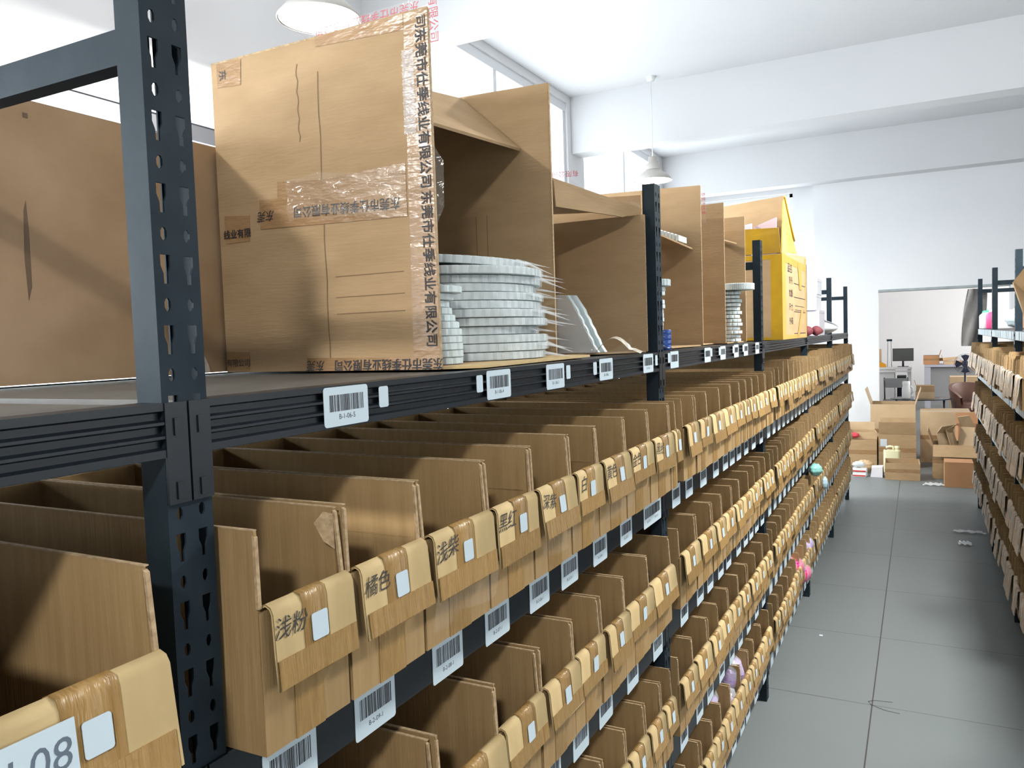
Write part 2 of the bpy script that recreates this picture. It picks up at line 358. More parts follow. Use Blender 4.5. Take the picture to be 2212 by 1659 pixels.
def sorted_ring(pts, cy, cz, wy, wz):
    """the hole outline with points inserted in the corner directions so that the ring meets the cell's corners"""
    out = []
    n = len(pts); ang = lambda p: math.atan2((p[1]-cz)/wz, (p[0]-cy)/wy) % (2*math.pi)
    ps = sorted(pts, key=ang)
    for c in (math.pi/4, 3*math.pi/4, 5*math.pi/4, 7*math.pi/4):
        for i in range(len(ps)):
            a0, a1 = ang(ps[i]), ang(ps[(i+1) % len(ps)])
            if a1 <= a0: a1 += 2*math.pi
            cc = c if c >= a0 else c+2*math.pi
            if a0 < cc < a1:
                # intersect direction with the segment
                p, q = ps[i], ps[(i+1) % len(ps)]
                dx, dz = math.cos(c)*wy, math.sin(c)*wz; ex, ez = q[0]-p[0], q[1]-p[1]
                den = dx*ez-dz*ex
                if abs(den) > 1e-12:
                    s = (dx*(cz-p[1])-dz*(cy-p[0]))/-den
                    s = ((p[0]-cy)*dz-(p[1]-cz)*dx)/den if not (0 <= s <= 1) else s
                    s = min(max(s, 0.02), 0.98); ps.insert(i+1, (p[0]+ex*s, p[1]+ez*s))
                break
    return ps
ME_POST = post_mesh().mesh('post', M_STEEL); ME_BACKPOST = post_mesh(False).mesh('back_post', M_STEEL)
def beam_mesh(top, ln):
    """front beam lying along y from 0 to ln, front near x=0, top at z=0, with hooked end plates on the posts"""
    mb = MB(); h = 0.049 if top else 0.077
    if top:
        pr = [(0.0025, 0), (0.0025, -0.007)]
        for k in range(3):
            z = -0.009-0.0125*k; pr += [(-0.0035, z), (-0.0035, z-0.006), (0.0028, z-0.008), (0.0028, z-0.0105)]
        pr += [(0.0028, -h), (-0.028, -h), (-0.028, 0)]
    else: pr = [(0.002, 0), (0.0025, -0.003), (0.0025, -h+0.003), (0.002, -h), (-0.028, -h), (-0.028, 0)]
    mb.prism(pr, 'y', 0.0, ln)
    d = PW/2-0.0012
    for y0, y1 in ((-d, 0.0), (ln, ln+d)):
        mb.box((0.0006, y0, -0.092), (0.0036, y1, 0.0)); c = (y0+y1)/2
        for z in (-0.022, -0.080): mb.box((0.0036, c-0.0035, z-0.008), (0.0052, c+0.0035, z+0.008))
        mb.lathe([(0.0001, 0.0), (0.003, 0.0), (0.003, 0.0012)], c=(0.0, 0.0, 0.0), n=3) if False else None
        mb.box((-0.028, y0 if y0 > 0 else -0.002, -h), (0.0006, y1 if y1 < ln else ln+0.002, -0.0005)) if False else None
    return mb
BL = 1.5-PW
ME_BEAM_TOP = beam_mesh(True, BL).mesh('beam', M_BEAM); ME_BEAM_LOW = beam_mesh(False, BL).mesh('beam', M_BEAM)
RD = 0.64
def rack(name, label, posts, origin=(0, 0, 0), rz=0.0, ncol=('storage rack')):
    t = thing(name, label, 'rack', origin, rz)
    beams = {}
    for k, y in enumerate(posts):
        obj('post', ME_POST, t, (0, y, 0)); b = obj('post', ME_BACKPOST, t, (-RD, y, 0), math.pi)
        for z in (1.898, 1.02, 0.30):
            m = MB(); m.box((-RD+PD, y-0.012, z-0.016), (-PD, y+0.012, z+0.016)) if False else m.prism([(y-0.010, z-0.016), (y+0.010, z-0.016), (y+0.010, z+0.016), (y-0.010, z+0.016)], 'x', -RD+PD, -PD)
            m.build('brace', M_STEEL, t)
    for k in range(len(posts)-1):
        y0 = posts[k]+PW/2
        for li, z in enumerate(LV):
            beams[(k, li)] = obj('beam', ME_BEAM_TOP if li == 0 else ME_BEAM_LOW, t, (0, y0, z))
            bb = obj('beam', ME_BEAM_TOP if li == 0 else ME_BEAM_LOW, t, (-RD, y0+BL, z), math.pi)
            ya, yb = y0+0.003, y0+BL-0.003
            m = MB()
            m.box((-RD+0.029, ya, z-0.014), (-0.029, yb, z-0.002))
            m.build('shelf_panel', M_SHELF, t)
        MB().box((-RD+PD*0-0.012, y0, 0.14), (-RD-0.004, y0+BL, 1.50)).build('light_block_panel', M_BOARD, t)  # unseen panel, added to block window light behind the bins
    return t, beams
RACK, BEAMS = rack('storage_rack', 'long black steel rack carrying rows of taped cardboard bins beside the aisle', POSTY)
RX = 1.05
RPOST = RALL = [0.47+1.5*k for k in (2, 3, 4, 5)]
RACK2, BEAMS2 = rack('storage_rack', 'black steel rack across the aisle, with bottles and bags on its top shelf', [-y for y in RALL][::-1], (RX, 0, 0), math.pi)

# barcode labels (parts of the beams)
def label_mesh(i, wd=0.080, hg=0.060, code='B-2-06-1'):
    mb = MB(); r = 0.004; n = 4
    pr = []
    for cx, cz, a0 in ((wd/2-r, hg/2-r, 0), (-wd/2+r, hg/2-r, 90), (-wd/2+r, -hg/2+r, 180), (wd/2-r, -hg/2+r, 270)):
        for k in range(n+1): a = math.radians(a0+90*k/n); pr.append((cx+r*math.cos(a), cz+r*math.sin(a)))
    mb.prism(pr, 'x', 0, 0.0006, 0)
    rr = random.Random(100+i); y = -wd*0.38; top = hg*0.30; bot = -hg*0.12
    while y < wd*0.38:
        b = rr.choice((0.0007, 0.0007, 0.0014, 0.0021)); mb.box((0.0006, y, bot), (0.0008, y+b, top), 1); y += b+rr.choice((0.0008, 0.0008, 0.0016))
    return mb.mesh('barcode_label', [M_LABEL, M_INK])
LABELS = [label_mesh(i) for i in range(4)]; LABELS_TOP = [label_mesh(i, 0.080, 0.0455) for i in range(3)]
def small_label_mesh():
    mb = MB(); r = 0.003; wd, hg = 0.019, 0.026; pr = []
    for cx, cz, a0 in ((wd/2-r, hg/2-r, 0), (-wd/2+r, hg/2-r, 90), (-wd/2+r, -hg/2+r, 180), (wd/2-r, -hg/2+r, 270)):
        for k in range(5): a = math.radians(a0+90*k/4); pr.append((cx+r*math.cos(a), cz+r*math.sin(a)))
    mb.prism(pr, 'x', 0, 0.0006, 0)
    return mb
ME_SMALL = small_label_mesh().mesh('sticker', M_LABEL)
def add_label(k, li, y, i, code=None, top=False, z=None):
    b = BEAMS[(k, li)]; by = POSTY[k]+PW/2
    me = (LABELS_TOP if top else LABELS)[i % 3]
    zz = (-0.0245 if top else -0.052) if z is None else z
    o = obj('barcode_label', me, b, (0.0029, y-by, zz))
    if code: put_text('code', code, 0.0085, M_INK, o, (0.00075, 0.0, -(0.012 if top else 0.0165)), (0, 1, 0), (0, 0, 1))
    return o
for i, (y, code) in enumerate(((0.728, 'B-1-06-5'), (1.105, 'B-1-06-4'), (1.325, 'B-1-06-3'), (1.590, 'B-1-06-2'), (1.885, 'B-1-06-1'))): add_label(1, 0, y, i, code, True)
for y in (0.800, 1.043, 1.385, 1.525, 1.953): obj('sticker', ME_SMALL, BEAMS[(1, 0)], (0.0029, y-POSTY[1]-PW/2, -0.020))
for i, y in enumerate((2.12, 2.50, 2.72, 2.94, 3.12, 3.36)):
    add_label(2, 0, y, i, None, True)
    if i < 5: obj('sticker', ME_SMALL, BEAMS[(2, 0)], (0.0029, y+(-0.053 if i in (0, 2, 3, 4) else 0.053)-POSTY[2]-PW/2, -0.018))

# ------------------------------------------------------------------ cardboard bins
ORD = ['first', 'second', 'third', 'fourth', 'fifth', 'sixth', 'seventh', 'eighth', 'ninth', 'tenth', 'eleventh', 'twelfth']
BIN_D, WALL_H, FRONT_H = 0.52, 0.217, 0.143
def bin_parts(seed, wd=0.15, mflap=None, mtape=None, writing=False, flap_len=None, wall_h=WALL_H, torn=False, loose=False):
    """meshes of one open-fronted bin: floor, back, high side walls, low front with a folded-over flap. x forward, front face at x=0"""
    r = random.Random(seed); t = 0.0035; h = wd/2-0.0015; P = {}
    mb = MB(); D = BIN_D; H = wall_h; F = FRONT_H
    mb.box((-D, -h, 0), (0, h, t)); mb.box((-D, -h, t), (-D+t, h, H))
    for s in (-1, 1):
        y0, y1 = sorted((s*h, s*(h-t))); l = r.uniform(-0.003, 0.002)*s; c = r.uniform(0.0, 0.004)
        mb.hexa([(-D+t, y0, t), (0, y0, t), (0, y1, t), (-D+t, y1, t), (-D+t, y0, H), (-0.004-c, y0+l, H-c*0.4), (-0.004-c, y1+l, H-c*0.4), (-D+t, y1, H)], 0)
        # pale torn edge of the board along the top and the front, a crease at the fold height
        e = 0.0004
        mb.hexa([(-D+t, y0-e, H), (-0.004, y0-e+l, H-c*0.4), (-0.004, y1+e+l, H-c*0.4), (-D+t, y1+e, H), (-D+t, y0-e, H+0.0012), (-0.004, y0-e+l, H+0.0012-c*0.4), (-0.004, y1+e+l, H+0.0012-c*0.4), (-D+t, y1+e, H+0.0012)], 1)
        mb.hexa([(-0.003, y0-e, F), (0.0005, y0-e, F), (0.0005, y1+e, F), (-0.003, y1+e, F), (-0.006, y0-e+l, H-0.004), (-0.003, y0-e+l, H-0.006), (-0.003, y1+e+l, H-0.006), (-0.006, y1+e+l, H-0.004)], 1)
        yi = y0 if s > 0 else y1
        mb.box((-D+0.01, yi-0.0006, F+0.004), (-0.012, yi+0.0006, F+0.0058), 0)
    mb.box((-t, -h+t, t), (0, h-t, F-0.004), 0)
    mb.box((0.0, -h, 0.0), (0.0012, h, F-0.004), 0)
    P['body'] = mb.mesh('body', [M_CARD, M_EDGE])
    # flap
    L = flap_len or r.uniform(0.075, 0.092); ang = math.radians(r.uniform(1.5, 6.5)); tilt = r.uniform(-0.004, 0.004)
    prof = [(-t, F-0.006), (-t+0.001, F-0.001), (0.0025, F+0.0012), (0.0072, F-0.001), (0.0095, F-0.006)]
    bx, bz = prof[-1]; prof.append((bx+math.sin(ang)*L*0.55, bz-math.cos(ang)*L*0.55)); prof.append((bx+math.sin(ang)*L*0.97+0.001, bz-math.cos(ang)*L))
    fy0, fy1 = -h+r.uniform(0.004, 0.012), h-r.uniform(-0.001, 0.002)
    def strip(y0, y1, pr, th, mi, mbx, sag=0.0):
        n = len(pr); vs = []
        for off in (0.0, th):
            for i, (x, z) in enumerate(pr):
                a = pr[max(i-1, 0)]; b = pr[min(i+1, n-1)]; d = Vector((b[0]-a[0], b[1]-a[1])).normalized(); nx, nz = -d.y, d.x
                if nx < 0 and i > 2: nx, nz = -nx, -nz
                if i <= 2 and nz < 0: nx, nz = -nx, -nz
                sk = tilt*(i/n)
                vs.append((x+nx*off, y0+sk, z+nz*off)); vs.append((x+nx*off, y1+sk, z+nz*off+sag*(i > 4)))
        fs = []
        for i in range(n-1):
            a, b, c, d = 2*i, 2*i+1, 2*i+3, 2*i+2; k = 2*n
            fs += [(a+k, b+k, c+k, d+k), (d, c, b, a), (a, d, d+k, a+k), (b, b+k, c+k, c)]
        k = 2*n; fs += [(0, k, k+1, 1), (k-2, k-1, 2*k-1, 2*k-2)]
        mbx.add(vs, fs, mi, True)
    mb = MB(); strip(fy0, fy1, prof, 0.003, 0, mb, r.uniform(-0.004, 0.004)); P['front_flap'] = mb.mesh('front_flap', mflap or M_FLAP)
    # tape: a strip over the fold, a band along the flap's lower edge, a strip on the front below
    lift = [(x+0.0028 if i > 2 else x, z+(0.0030 if i <= 3 else 0.0004)) for i, (x, z) in enumerate(prof)]
    a0 = fy0+(fy1-fy0)*r.uniform(0.30, 0.37); a1 = a0+(fy1-fy0)*r.uniform(0.30, 0.38)
    mb = MB(); strip(a0, a1, lift, 0.0009, 0, mb)
    q = [(lift[5][0]*0.88+lift[6][0]*0.12+0.0005, lift[5][1]*0.88+lift[6][1]*0.12), (lift[5][0]*0.5+lift[6][0]*0.5+0.0005, lift[5][1]*0.5+lift[6][1]*0.5), (lift[6][0]+0.0005, lift[6][1]+0.001)]
    vs = []
    for x, z in q: vs += [(x+0.0002, fy0+0.001, z), (x+0.0002, fy1-0.001, z)]
    vs += [(x+0.0009, y, z) for x, y, z in vs]
    mb.add(vs, [(6, 7, 9, 8), (8, 9, 11, 10), (0, 2, 8, 6), (2, 4, 10, 8), (1, 7, 9, 3), (3, 9, 11, 5), (0, 6, 7, 1), (4, 5, 11, 10)], 0, False)
    P['tape'] = mb.mesh('tape', mtape or M_TAPE)
    mb = MB(); mb.box((0.0013, a0-0.004, 0.001), (0.0021, a1+0.002, FRONT_H-0.02)); mb.box((-0.02, a0-0.004, -0.0006), (0.0021, a1+0.002, 0.001))
    P['tape_below'] = mb.mesh('tape', mtape or M_TAPE)
    if loose:
        mb = MB(); z0 = prof[-1][1]; x0 = prof[-1][0]
        def fn(u, v):
            y = fy0-0.006+(fy1-fy0+0.012)*u; z = z0+0.012-0.05*v; x = x0*(1-v)+0.004*v+0.006*math.sin(u*9+seed)*v+0.003
            return (x, y, z)
        mb.grid(14, 5, fn); P['clear_tape'] = mb.mesh('clear_tape', M_CLEAR)
    if torn:
        mb = MB(); yy = h-t-0.0015
        mb.add([(-0.006, yy, H-0.008), (-0.005, yy-0.001, H-0.046), (-0.012, yy-0.010, H-0.036), (-0.026, yy-0.008, H-0.018), (-0.018, yy-0.002, H-0.006)], [(0, 1, 2, 3, 4)])
        mb.add([(-0.006, yy-0.0008, H-0.008), (-0.005, yy-0.0018, H-0.046), (-0.012, yy-0.0108, H-0.036), (-0.026, yy-0.0088, H-0.018), (-0.018, yy-0.0028, H-0.006)], [(4, 3, 2, 1, 0)])
        P['torn_paper'] = mb.mesh('torn_paper', M_EDGE)
    # where the sticker and the writing sit: a frame on the flap face
    f0 = Vector((prof[4][0]+0.0030, 0, prof[4][1])); f1 = Vector((prof[5][0]+0.0030, 0, prof[5][1])); dn = (f1-f0).normalized()
    P['_frame'] = (f0, dn, fy0, fy1, a0, a1)
    return P
def place_on(P, parent, y, down, lift=0.0):
    f0, dn, fy0, fy1, a0, a1 = P['_frame']
    n = Vector((-dn.z, 0, dn.x)); 
    if n.x < 0: n = -n
    return f0+dn*down+n*lift+Vector((0, y, 0)), Vector((0, 1, 0)), -dn
ME_STICK = MB()
def sticker_mesh(seed):
    mb = MB(); r = 0.0028; wd, hg = 0.0235, 0.0275; pr = []
    for cx, cz, a0 in ((wd/2-r, hg/2-r, 0), (-wd/2+r, hg/2-r, 90), (-wd/2+r, -hg/2+r, 180), (wd/2-r, -hg/2+r, 270)):
        for k in range(5): a = math.radians(a0+90*k/4); pr.append((cx+r*math.cos(a), cz+r*math.sin(a)))
    n = len(pr); mb.add([(x, y, 0) for x, y in pr]+[(x, y, 0.0006) for x, y in pr], [tuple(range(n, 2*n))]+[(i, (i+1) % n, n+(i+1) % n, n+i) for i in range(n)])
    return mb.mesh('sticker', M_LABEL)
ME_STK = sticker_mesh(0)
def make_bin(P, label, group, loc, rz=0.0, sy=1.0, writing=None, sticker=True):
    t = thing('cardboard_bin', label, 'bin', loc, rz, group); t.scale = (1, sy, 1)
    for k in ('body', 'front_flap', 'tape', 'tape_below', 'torn_paper', 'clear_tape'):
        if k in P: obj('tape' if k == 'tape_below' else k, P[k], t)
    f0, dn, fy0, fy1, a0, a1 = P['_frame']
    if sticker:
        o, rr, uu = place_on(P, t, (a0+a1)/2+0.004, 0.028, 0.0014)
        s = obj('sticker', ME_STK, t); n = rr.cross(uu); m = Matrix((rr/sy, uu, n)).transposed().to_4x4(); m.translation = o; s.matrix_local = m
    if writing:
        o, rr, uu = place_on(P, t, (fy0+a0)/2+0.001, 0.0165, 0.0010)
        sz = 0.030 if len(writing) < 2 else min(0.031, (a0-fy0)*0.58); q = random.Random(writing).uniform(-0.18, 0.10); rr, uu = rr*math.cos(q)+uu*math.sin(q), uu*math.cos(q)-rr*math.sin(q)
        put_text('handwriting', writing, sz, M_PEN, t, o, rr, uu, 0.25, 0.0)
    return t
ROWN = {1: 'top bin row', 2: 'second bin row', 3: 'third bin row', 4: 'lowest bin row'}
BAYN = {0: 'bay before the tallest post', 1: 'bay after the tallest post', 2: 'second bay', 3: 'third bay', 4: 'fourth bay', 5: 'end bay'}
ROWX = {1: 0.045, 2: 0.030, 3: 0.020, 4: 0.020}
VAR = [bin_parts(40+i, 0.15, flap_len=(0.072, 0.066, 0.076, 0.064, 0.070, 0.067)[i], loose=(i == 4)) for i in range(6)]
VARB = [bin_parts(60+i, 0.15, flap_len=0.082+0.008*i, wall_h=0.225+0.012*i) for i in range(3)]
VARR = [bin_parts(80+i, 0.15, mflap=M_PALEF, mtape=M_PALEF, flap_len=0.10+0.015*(i % 3), wall_h=0.215+0.012*(i % 3)) for i in range(4)]
def bin_row(bay, row, walls, writing=None, unique=False, tall=False, first=0):
    z = LV[row]+0.0008; x = ROWX[row]
    for i in range(len(walls)-1):
        y0, y1 = walls[i], walls[i+1]; wd = y1-y0-0.003; r = random.Random(bay*1000+row*100+i)
        wr = writing[i] if writing and i < len(writing) else None
        lab = 'taped cardboard bin, %s along the %s, %s' % (ORD[i+first], ROWN[row], BAYN[bay])
        if wr: lab = 'taped bin marked %s, %s along the %s, %s' % (wr, ORD[i+first], ROWN[row], BAYN[bay])
        if unique: P = bin_parts(500+bay*50+row*20+i, wd, torn=(bay == 1 and row == 1 and i == 0), loose=(i in (2, 4, 6) and bay == 1), flap_len=((0.074, 0.072, 0.076, 0.080, 0.074, 0.070, 0.074, 0.066, 0.070, 0.070, 0.070)[i % 11] if bay else 0.088)); sy = 1.0
        else: P = (VARB if tall and r.random() < 0.55 else VAR)[r.randrange(3 if tall and False else 3)] if tall else VAR[r.randrange(6)]; sy = wd/0.15
        make_bin(P, lab, 'cardboard bins on the long rack', (x+r.uniform(-0.004, 0.004)*(not unique), (y0+y1)/2, z), r.uniform(-0.006, 0.006), sy, wr)
        # barcode label on the beam below
        if bay in (1, 2) and row in (1, 2, 3, 4):
            add_label(bay, row, y1-0.052, i, None if bay > 1 or row > 1 else 'B-2-%02d-%d' % (len(walls)-1-i, row), z=-0.053 if row < 3 else -0.050)
W_ = {}
bin_row(0, 1, [0.10, 0.265, 0.428], unique=True)
b = [o for o in S.objects if o.get('label', '').startswith('taped cardboard bin, second along the top bin row, bay before')][0]
P_ = bin_parts(500+1*20+1, 0.160, flap_len=0.088); o, rr_, uu_ = place_on(P_, b, -0.036, 0.028, 0.0030)
n_ = rr_.cross(uu_); m_ = Matrix((rr_, uu_, n_)).transposed().to_4x4(); m_.translation = o
pl = MB().box((-0.030, -0.022, 0), (0.030, 0.022, 0.0008)).build('paper_label', M_LABEL, b); pl.matrix_local = m_
put_text('pen_mark', 'L08', 0.032, mat('blue_grey_pencil', (0.10, 0.13, 0.17), 0.7), pl, (0.002, -0.001, 0.001), (1, 0, 0), (0, 1, 0), 0.1)
bin_row(1, 1, [0.532, 0.662, 0.809, 0.977, 1.125, 1.281, 1.416, 1.578, 1.743, 1.912, 1.975], ['浅粉', '橘色', '浅柴', '黑红', '深紫', '白', '黄色', '金色', '黑线'], unique=True)
bin_row(1, 2, [0.535, 0.69, 0.843, 1.010, 1.163, 1.308, 1.447, 1.587, 1.764, 1.962])
bin_row(1, 3, [1.02, 1.18, 1.33, 1.473, 1.611, 1.747, 1.873, 1.968], first=3)
bin_row(2, 1, [2.032, 2.160, 2.297, 2.467, 2.636, 2.780, 2.890, 3.007, 3.145, 3.30, 3.47])
bin_row(2, 2, [2.035, 2.218, 2.401, 2.530, 2.681, 2.803, 2.974, 3.11, 3.221, 3.34, 3.47])
bin_row(2, 3, [2.035, 2.190, 2.368, 2.504, 2.670, 2.830, 2.98, 3.14, 3.31, 3.47])
bin_row(2, 4, [2.10, 2.25, 2.388, 2.514, 2.660, 2.839, 2.988, 3.097, 3.27, 3.47], first=0)
def even(a, b, n, sd):
    r = random.Random(sd); ws = [r.uniform(0.8, 1.25) for _ in range(n)]; s = sum(ws); out = [a]
    for q in ws: out.append(out[-1]+q*(b-a)/s)
    return out
for bay in (3, 4, 5):
    for row in (1, 2, 3, 4):
        bin_row(bay, row, even(POSTY[bay]+0.042, POSTY[bay+1]-0.042, 10, bay*10+row), tall=(row in (1, 2)))
# labels of the far bays: too small to tell apart
mb = MB()
for bay in (3, 4, 5):
    for row in (1, 2, 3, 4):
        for i in range(10):
            y = POSTY[bay]+0.10+i*0.145
            mb.box((0.0028, y-0.038, LV[row]-0.083), (0.0036, y+0.038, LV[row]-0.022))
tag(mb.build('barcode_labels', M_LABEL, RACK), kind='stuff')
mb = MB(); rr = random.Random(77)
for bi in range(3):
    for li in range(5):
        y = RPOST[bi]+0.04
        while y < RPOST[bi+1]-0.11:
            mb.box((0.0028, -y-0.082, LV[li]-(0.046 if li == 0 else 0.079)), (0.0036, -y, LV[li]-(0.003 if li == 0 else 0.012))); y += rr.uniform(0.088, 0.118)
tag(mb.build('barcode_labels', M_LABEL, RACK2), kind='stuff')
# bins of the rack across the aisle (they face the other way)
RB = {1: 'bay next to the wall opening', 0: ''}
for bi, (ya, yb, bn) in enumerate(((RPOST[0]+0.042, RPOST[1]-0.042, 'bay cut by the frame'), (RPOST[1]+0.042, RPOST[2]-0.042, 'middle bay'), (RPOST[2]+0.042, RPOST[3]-0.042, 'end bay'))):
    for row in (1, 2, 3, 4):
        ws = even(ya, yb, 10, 300+bi*10+row)
        for i in range(10):
            if bi == 0 and i < 4: continue
            r = random.Random(bi*100+row*10+i+9000); wd = ws[i+1]-ws[i]-0.003
            P = VARR[r.randrange(4)]
            make_bin(P, 'bin, %s along the %s, %s, rack across the aisle' % (ORD[i], ROWN[row], bn), 'cardboard bins on the rack across the aisle',
                     (RX-ROWX[row]-r.uniform(-0.004, 0.012), (ws[i]+ws[i+1])/2, LV[row]+0.0008), math.pi+r.uniform(-0.008, 0.008), wd/0.15)

# ------------------------------------------------------------------ on the top shelf
ZS = 1.5745
def part(name, mb, mats, t):
    """a part whose mesh is written in world coordinates"""
    o = mb.build(name, mats, t)
    if t.rotation_euler.z: 
        o.matrix_local = (Matrix.Translation(t.location) @ Matrix.Rotation(t.rotation_euler.z, 4, 'Z')).inverted()
    else: o.location = -Vector(t.location)
    return o
def wtext(name, s, size, m, t, o, right, upv, shear=0.0, thin=0.0, parent=None):
    return put_text(name, s, size, m, parent or t, Vector(o)-(Vector(t.location) if parent is None else Vector((0, 0, 0))), right, upv, shear, thin)
CO = '东莞市仕季线业有限公司'
# plywood box
t = thing('plywood_box', 'scuffed plywood box standing behind the tallest post on the top shelf', 'box', (-0.59, 0.95, ZS))
part('front_panel', MB().box((-0.568, 0.56, ZS+0.003), (-0.556, 1.34, 1.992)), M_PLY, t)
mb = MB(); mb.box((-0.618, 1.328, ZS+0.003), (-0.568, 1.34, 1.992)); mb.box((-0.618, 0.56, ZS+0.003), (-0.568, 0.572, 1.992)); mb.box((-0.630, 0.56, ZS+0.003), (-0.618, 1.34, 1.992)); mb.box((-0.618, 0.572, ZS+0.003), (-0.568, 1.328, ZS+0.012))
part('frame', mb, M_PLY, t)
mb = MB(); M_CREASE2 = mat('scuff', (0.14, 0.09, 0.055), 0.8)
mb.prism([(0.706, 1.70), (0.712, 1.72), (0.713, 1.80), (0.711, 1.845), (0.707, 1.83), (0.704, 1.76)], 'x', -0.5560, -0.5555)
part('stain', MB().box((-0.5560, 0.715, 1.965), (-0.5554, 0.722, 1.972)), M_CREASE2, t)
part('stain', mb, M_CREASE2, t)
# film between the post and the carton
t = thing('plastic_bag', 'crumpled clear plastic bag squeezed between the tallest post and the big carton', 'bag', (-0.54, 0.97, ZS+0.002))
part('film', MB().grid(8, 10, lambda u, v: (-0.545+0.006*math.sin(v*5+u*3), 0.945+0.075*u*(1-0.7*v)+0.006*math.sin(9*v), ZS+0.004+0.13*v)), film('milky_film', (0.75, 0.68, 0.62), 0.55, 0.2), t)

# the tall carton
t = thing('open_carton', 'tall taped carton open to the aisle with a sagging top flap above white discs', 'carton', (-0.31, 1.38, ZS))
mb = MB(); Y0, Y1, xb = 1.06, 1.695, -0.545; th = 0.006
mb.slab((xb, Y0), (-0.078, Y0), ZS+0.002, 2.136, th, 0, z1b=2.139)
mb.slab((-0.158, Y1), (xb, Y1), ZS+0.002, 2.205, th, 0, z1b=2.215)
mb.slab((xb, Y1-th), (xb, Y0+th), ZS+0.002, 2.13, -th, 0, z1b=2.13) if False else mb.box((xb, Y0+th, ZS+0.002), (xb+th, Y1-th, 2.13))
mb.hexa([(xb+th, Y0+th, ZS+0.001), (-0.085, Y0+th, ZS+0.001), (-0.160, Y1-th, ZS+0.001), (xb+th, Y1-th, ZS+0.001), (xb+th, Y0+th, ZS+0.006), (-0.085, Y0+th, ZS+0.006), (-0.160, Y1-th, ZS+0.006), (xb+th, Y1-th, ZS+0.006)])
mb2 = MB(); mb2.hexa([(-0.084, 1.068, ZS+0.0012), (-0.022, 1.10, ZS+0.0012), (-0.045, 1.62, ZS+0.0012), (-0.158, 1.685, ZS+0.0012), (-0.084, 1.068, ZS+0.0056), (-0.022, 1.10, ZS+0.0056), (-0.045, 1.62, ZS+0.0056), (-0.158, 1.685, ZS+0.0056)]); part('bottom_flap', mb2, M_FLAP, t)
# pale corrugated edges, creases
mb.box((-0.0785, Y0-0.0004, ZS+0.003), (-0.0765, Y0+th+0.0004, 2.138), 1); mb.box((-0.1585, Y1-th, ZS+0.003), (-0.1565, Y1+0.0005, 2.204), 1)
mb.box((xb, Y0-0.0002, 2.1345), (-0.30, Y0+th, 2.1375), 1)
part('body', mb, [M_CARDB, M_EDGE], t)
mb = MB(); mb.panel((-0.385, 1.07, 2.124), (-0.228, 1.07, 2.022), (-0.231, 1.684, 2.062), (-0.385, 1.684, 2.203), 0.006)
mb.panel((-0.535, 1.07, 2.118), (-0.385, 1.07, 2.124), (-0.385, 1.684, 2.203), (-0.535, 1.684, 2.135), 0.006)
part('top_flap', mb, M_CARDB, t)
M_CREASE = mat('crease_line', (0.22, 0.135, 0.07), 0.8)
for x, z0, z1, wob in ((-0.300, 1.59, 2.08, 0.0012), (-0.345, 1.97, 2.10, 0.002)):
    n = 14; mb = MB()
    for k in range(n):
        za, zb = z0+(z1-z0)*k/n, z0+(z1-z0)*(k+1)/n; xa = x+wob*math.sin(k*1.9); xc = x+wob*math.sin((k+1)*1.9)
        mb.add([(xa, Y0-0.0008, za), (xa+0.0016, Y0-0.0008, za), (xc+0.0016, Y0-0.0008, zb), (xc, Y0-0.0008, zb)], [(0, 1, 2, 3)])
    part('crease', mb, M_CREASE, t)
for z in (1.700, 1.672, 1.735): part('crease', MB().box((-0.28, Y0-0.0008, z), (-0.14, Y0, z+0.0012)), M_CREASE, t)
for x0 in (-0.36, -0.33): part('crease', MB().box((x0, Y1-th-0.0008, 1.62), (x0+0.0015, Y1-th, 1.92)), M_CREASE, t)
fr = Y0-0.0008
def flat(mb, pts, yy, mi=0):
    mb.add([(x, yy, z) for x, z in pts], [tuple(range(len(pts)))], mi)
mb = MB()
flat(mb, [(-0.127, 1.578), (-0.0765, 1.578), (-0.0765, 2.136), (-0.121, 2.136)], fr); part('tape', mb, M_TAPEB, t)
mb = MB(); flat(mb, [(-0.402, 1.862), (-0.128, 1.862), (-0.128, 1.907), (-0.300, 1.900), (-0.399, 1.909)], fr-0.0001)
flat(mb, [(-0.444, 1.830), (-0.30, 1.826), (-0.128, 1.822), (-0.128, 1.872), (-0.30, 1.876), (-0.443, 1.881)], fr-0.0003); part('tape', mb, M_TAPEB, t)
mb = MB(); flat(mb, [(-0.35, 1.576), (-0.0765, 1.576), (-0.0765, 1.596), (-0.35, 1.599)], fr-0.0002); part('tape', mb, M_TAPEB, t)
for q in ([(-0.531, 2.092), (-0.474, 2.088), (-0.471, 2.132), (-0.531, 2.134)], [(-0.531, 1.811), (-0.471, 1.812), (-0.468, 1.857), (-0.531, 1.862)],
          [(-0.544, 1.578), (-0.487, 1.578), (-0.486, 1.612), (-0.544, 1.614)], [(-0.30, 2.120), (-0.122, 2.112), (-0.122, 2.1365), (-0.30, 2.135)]):
    mb = MB(); flat(mb, q, fr); part('tape', mb, M_TAPEB, t)
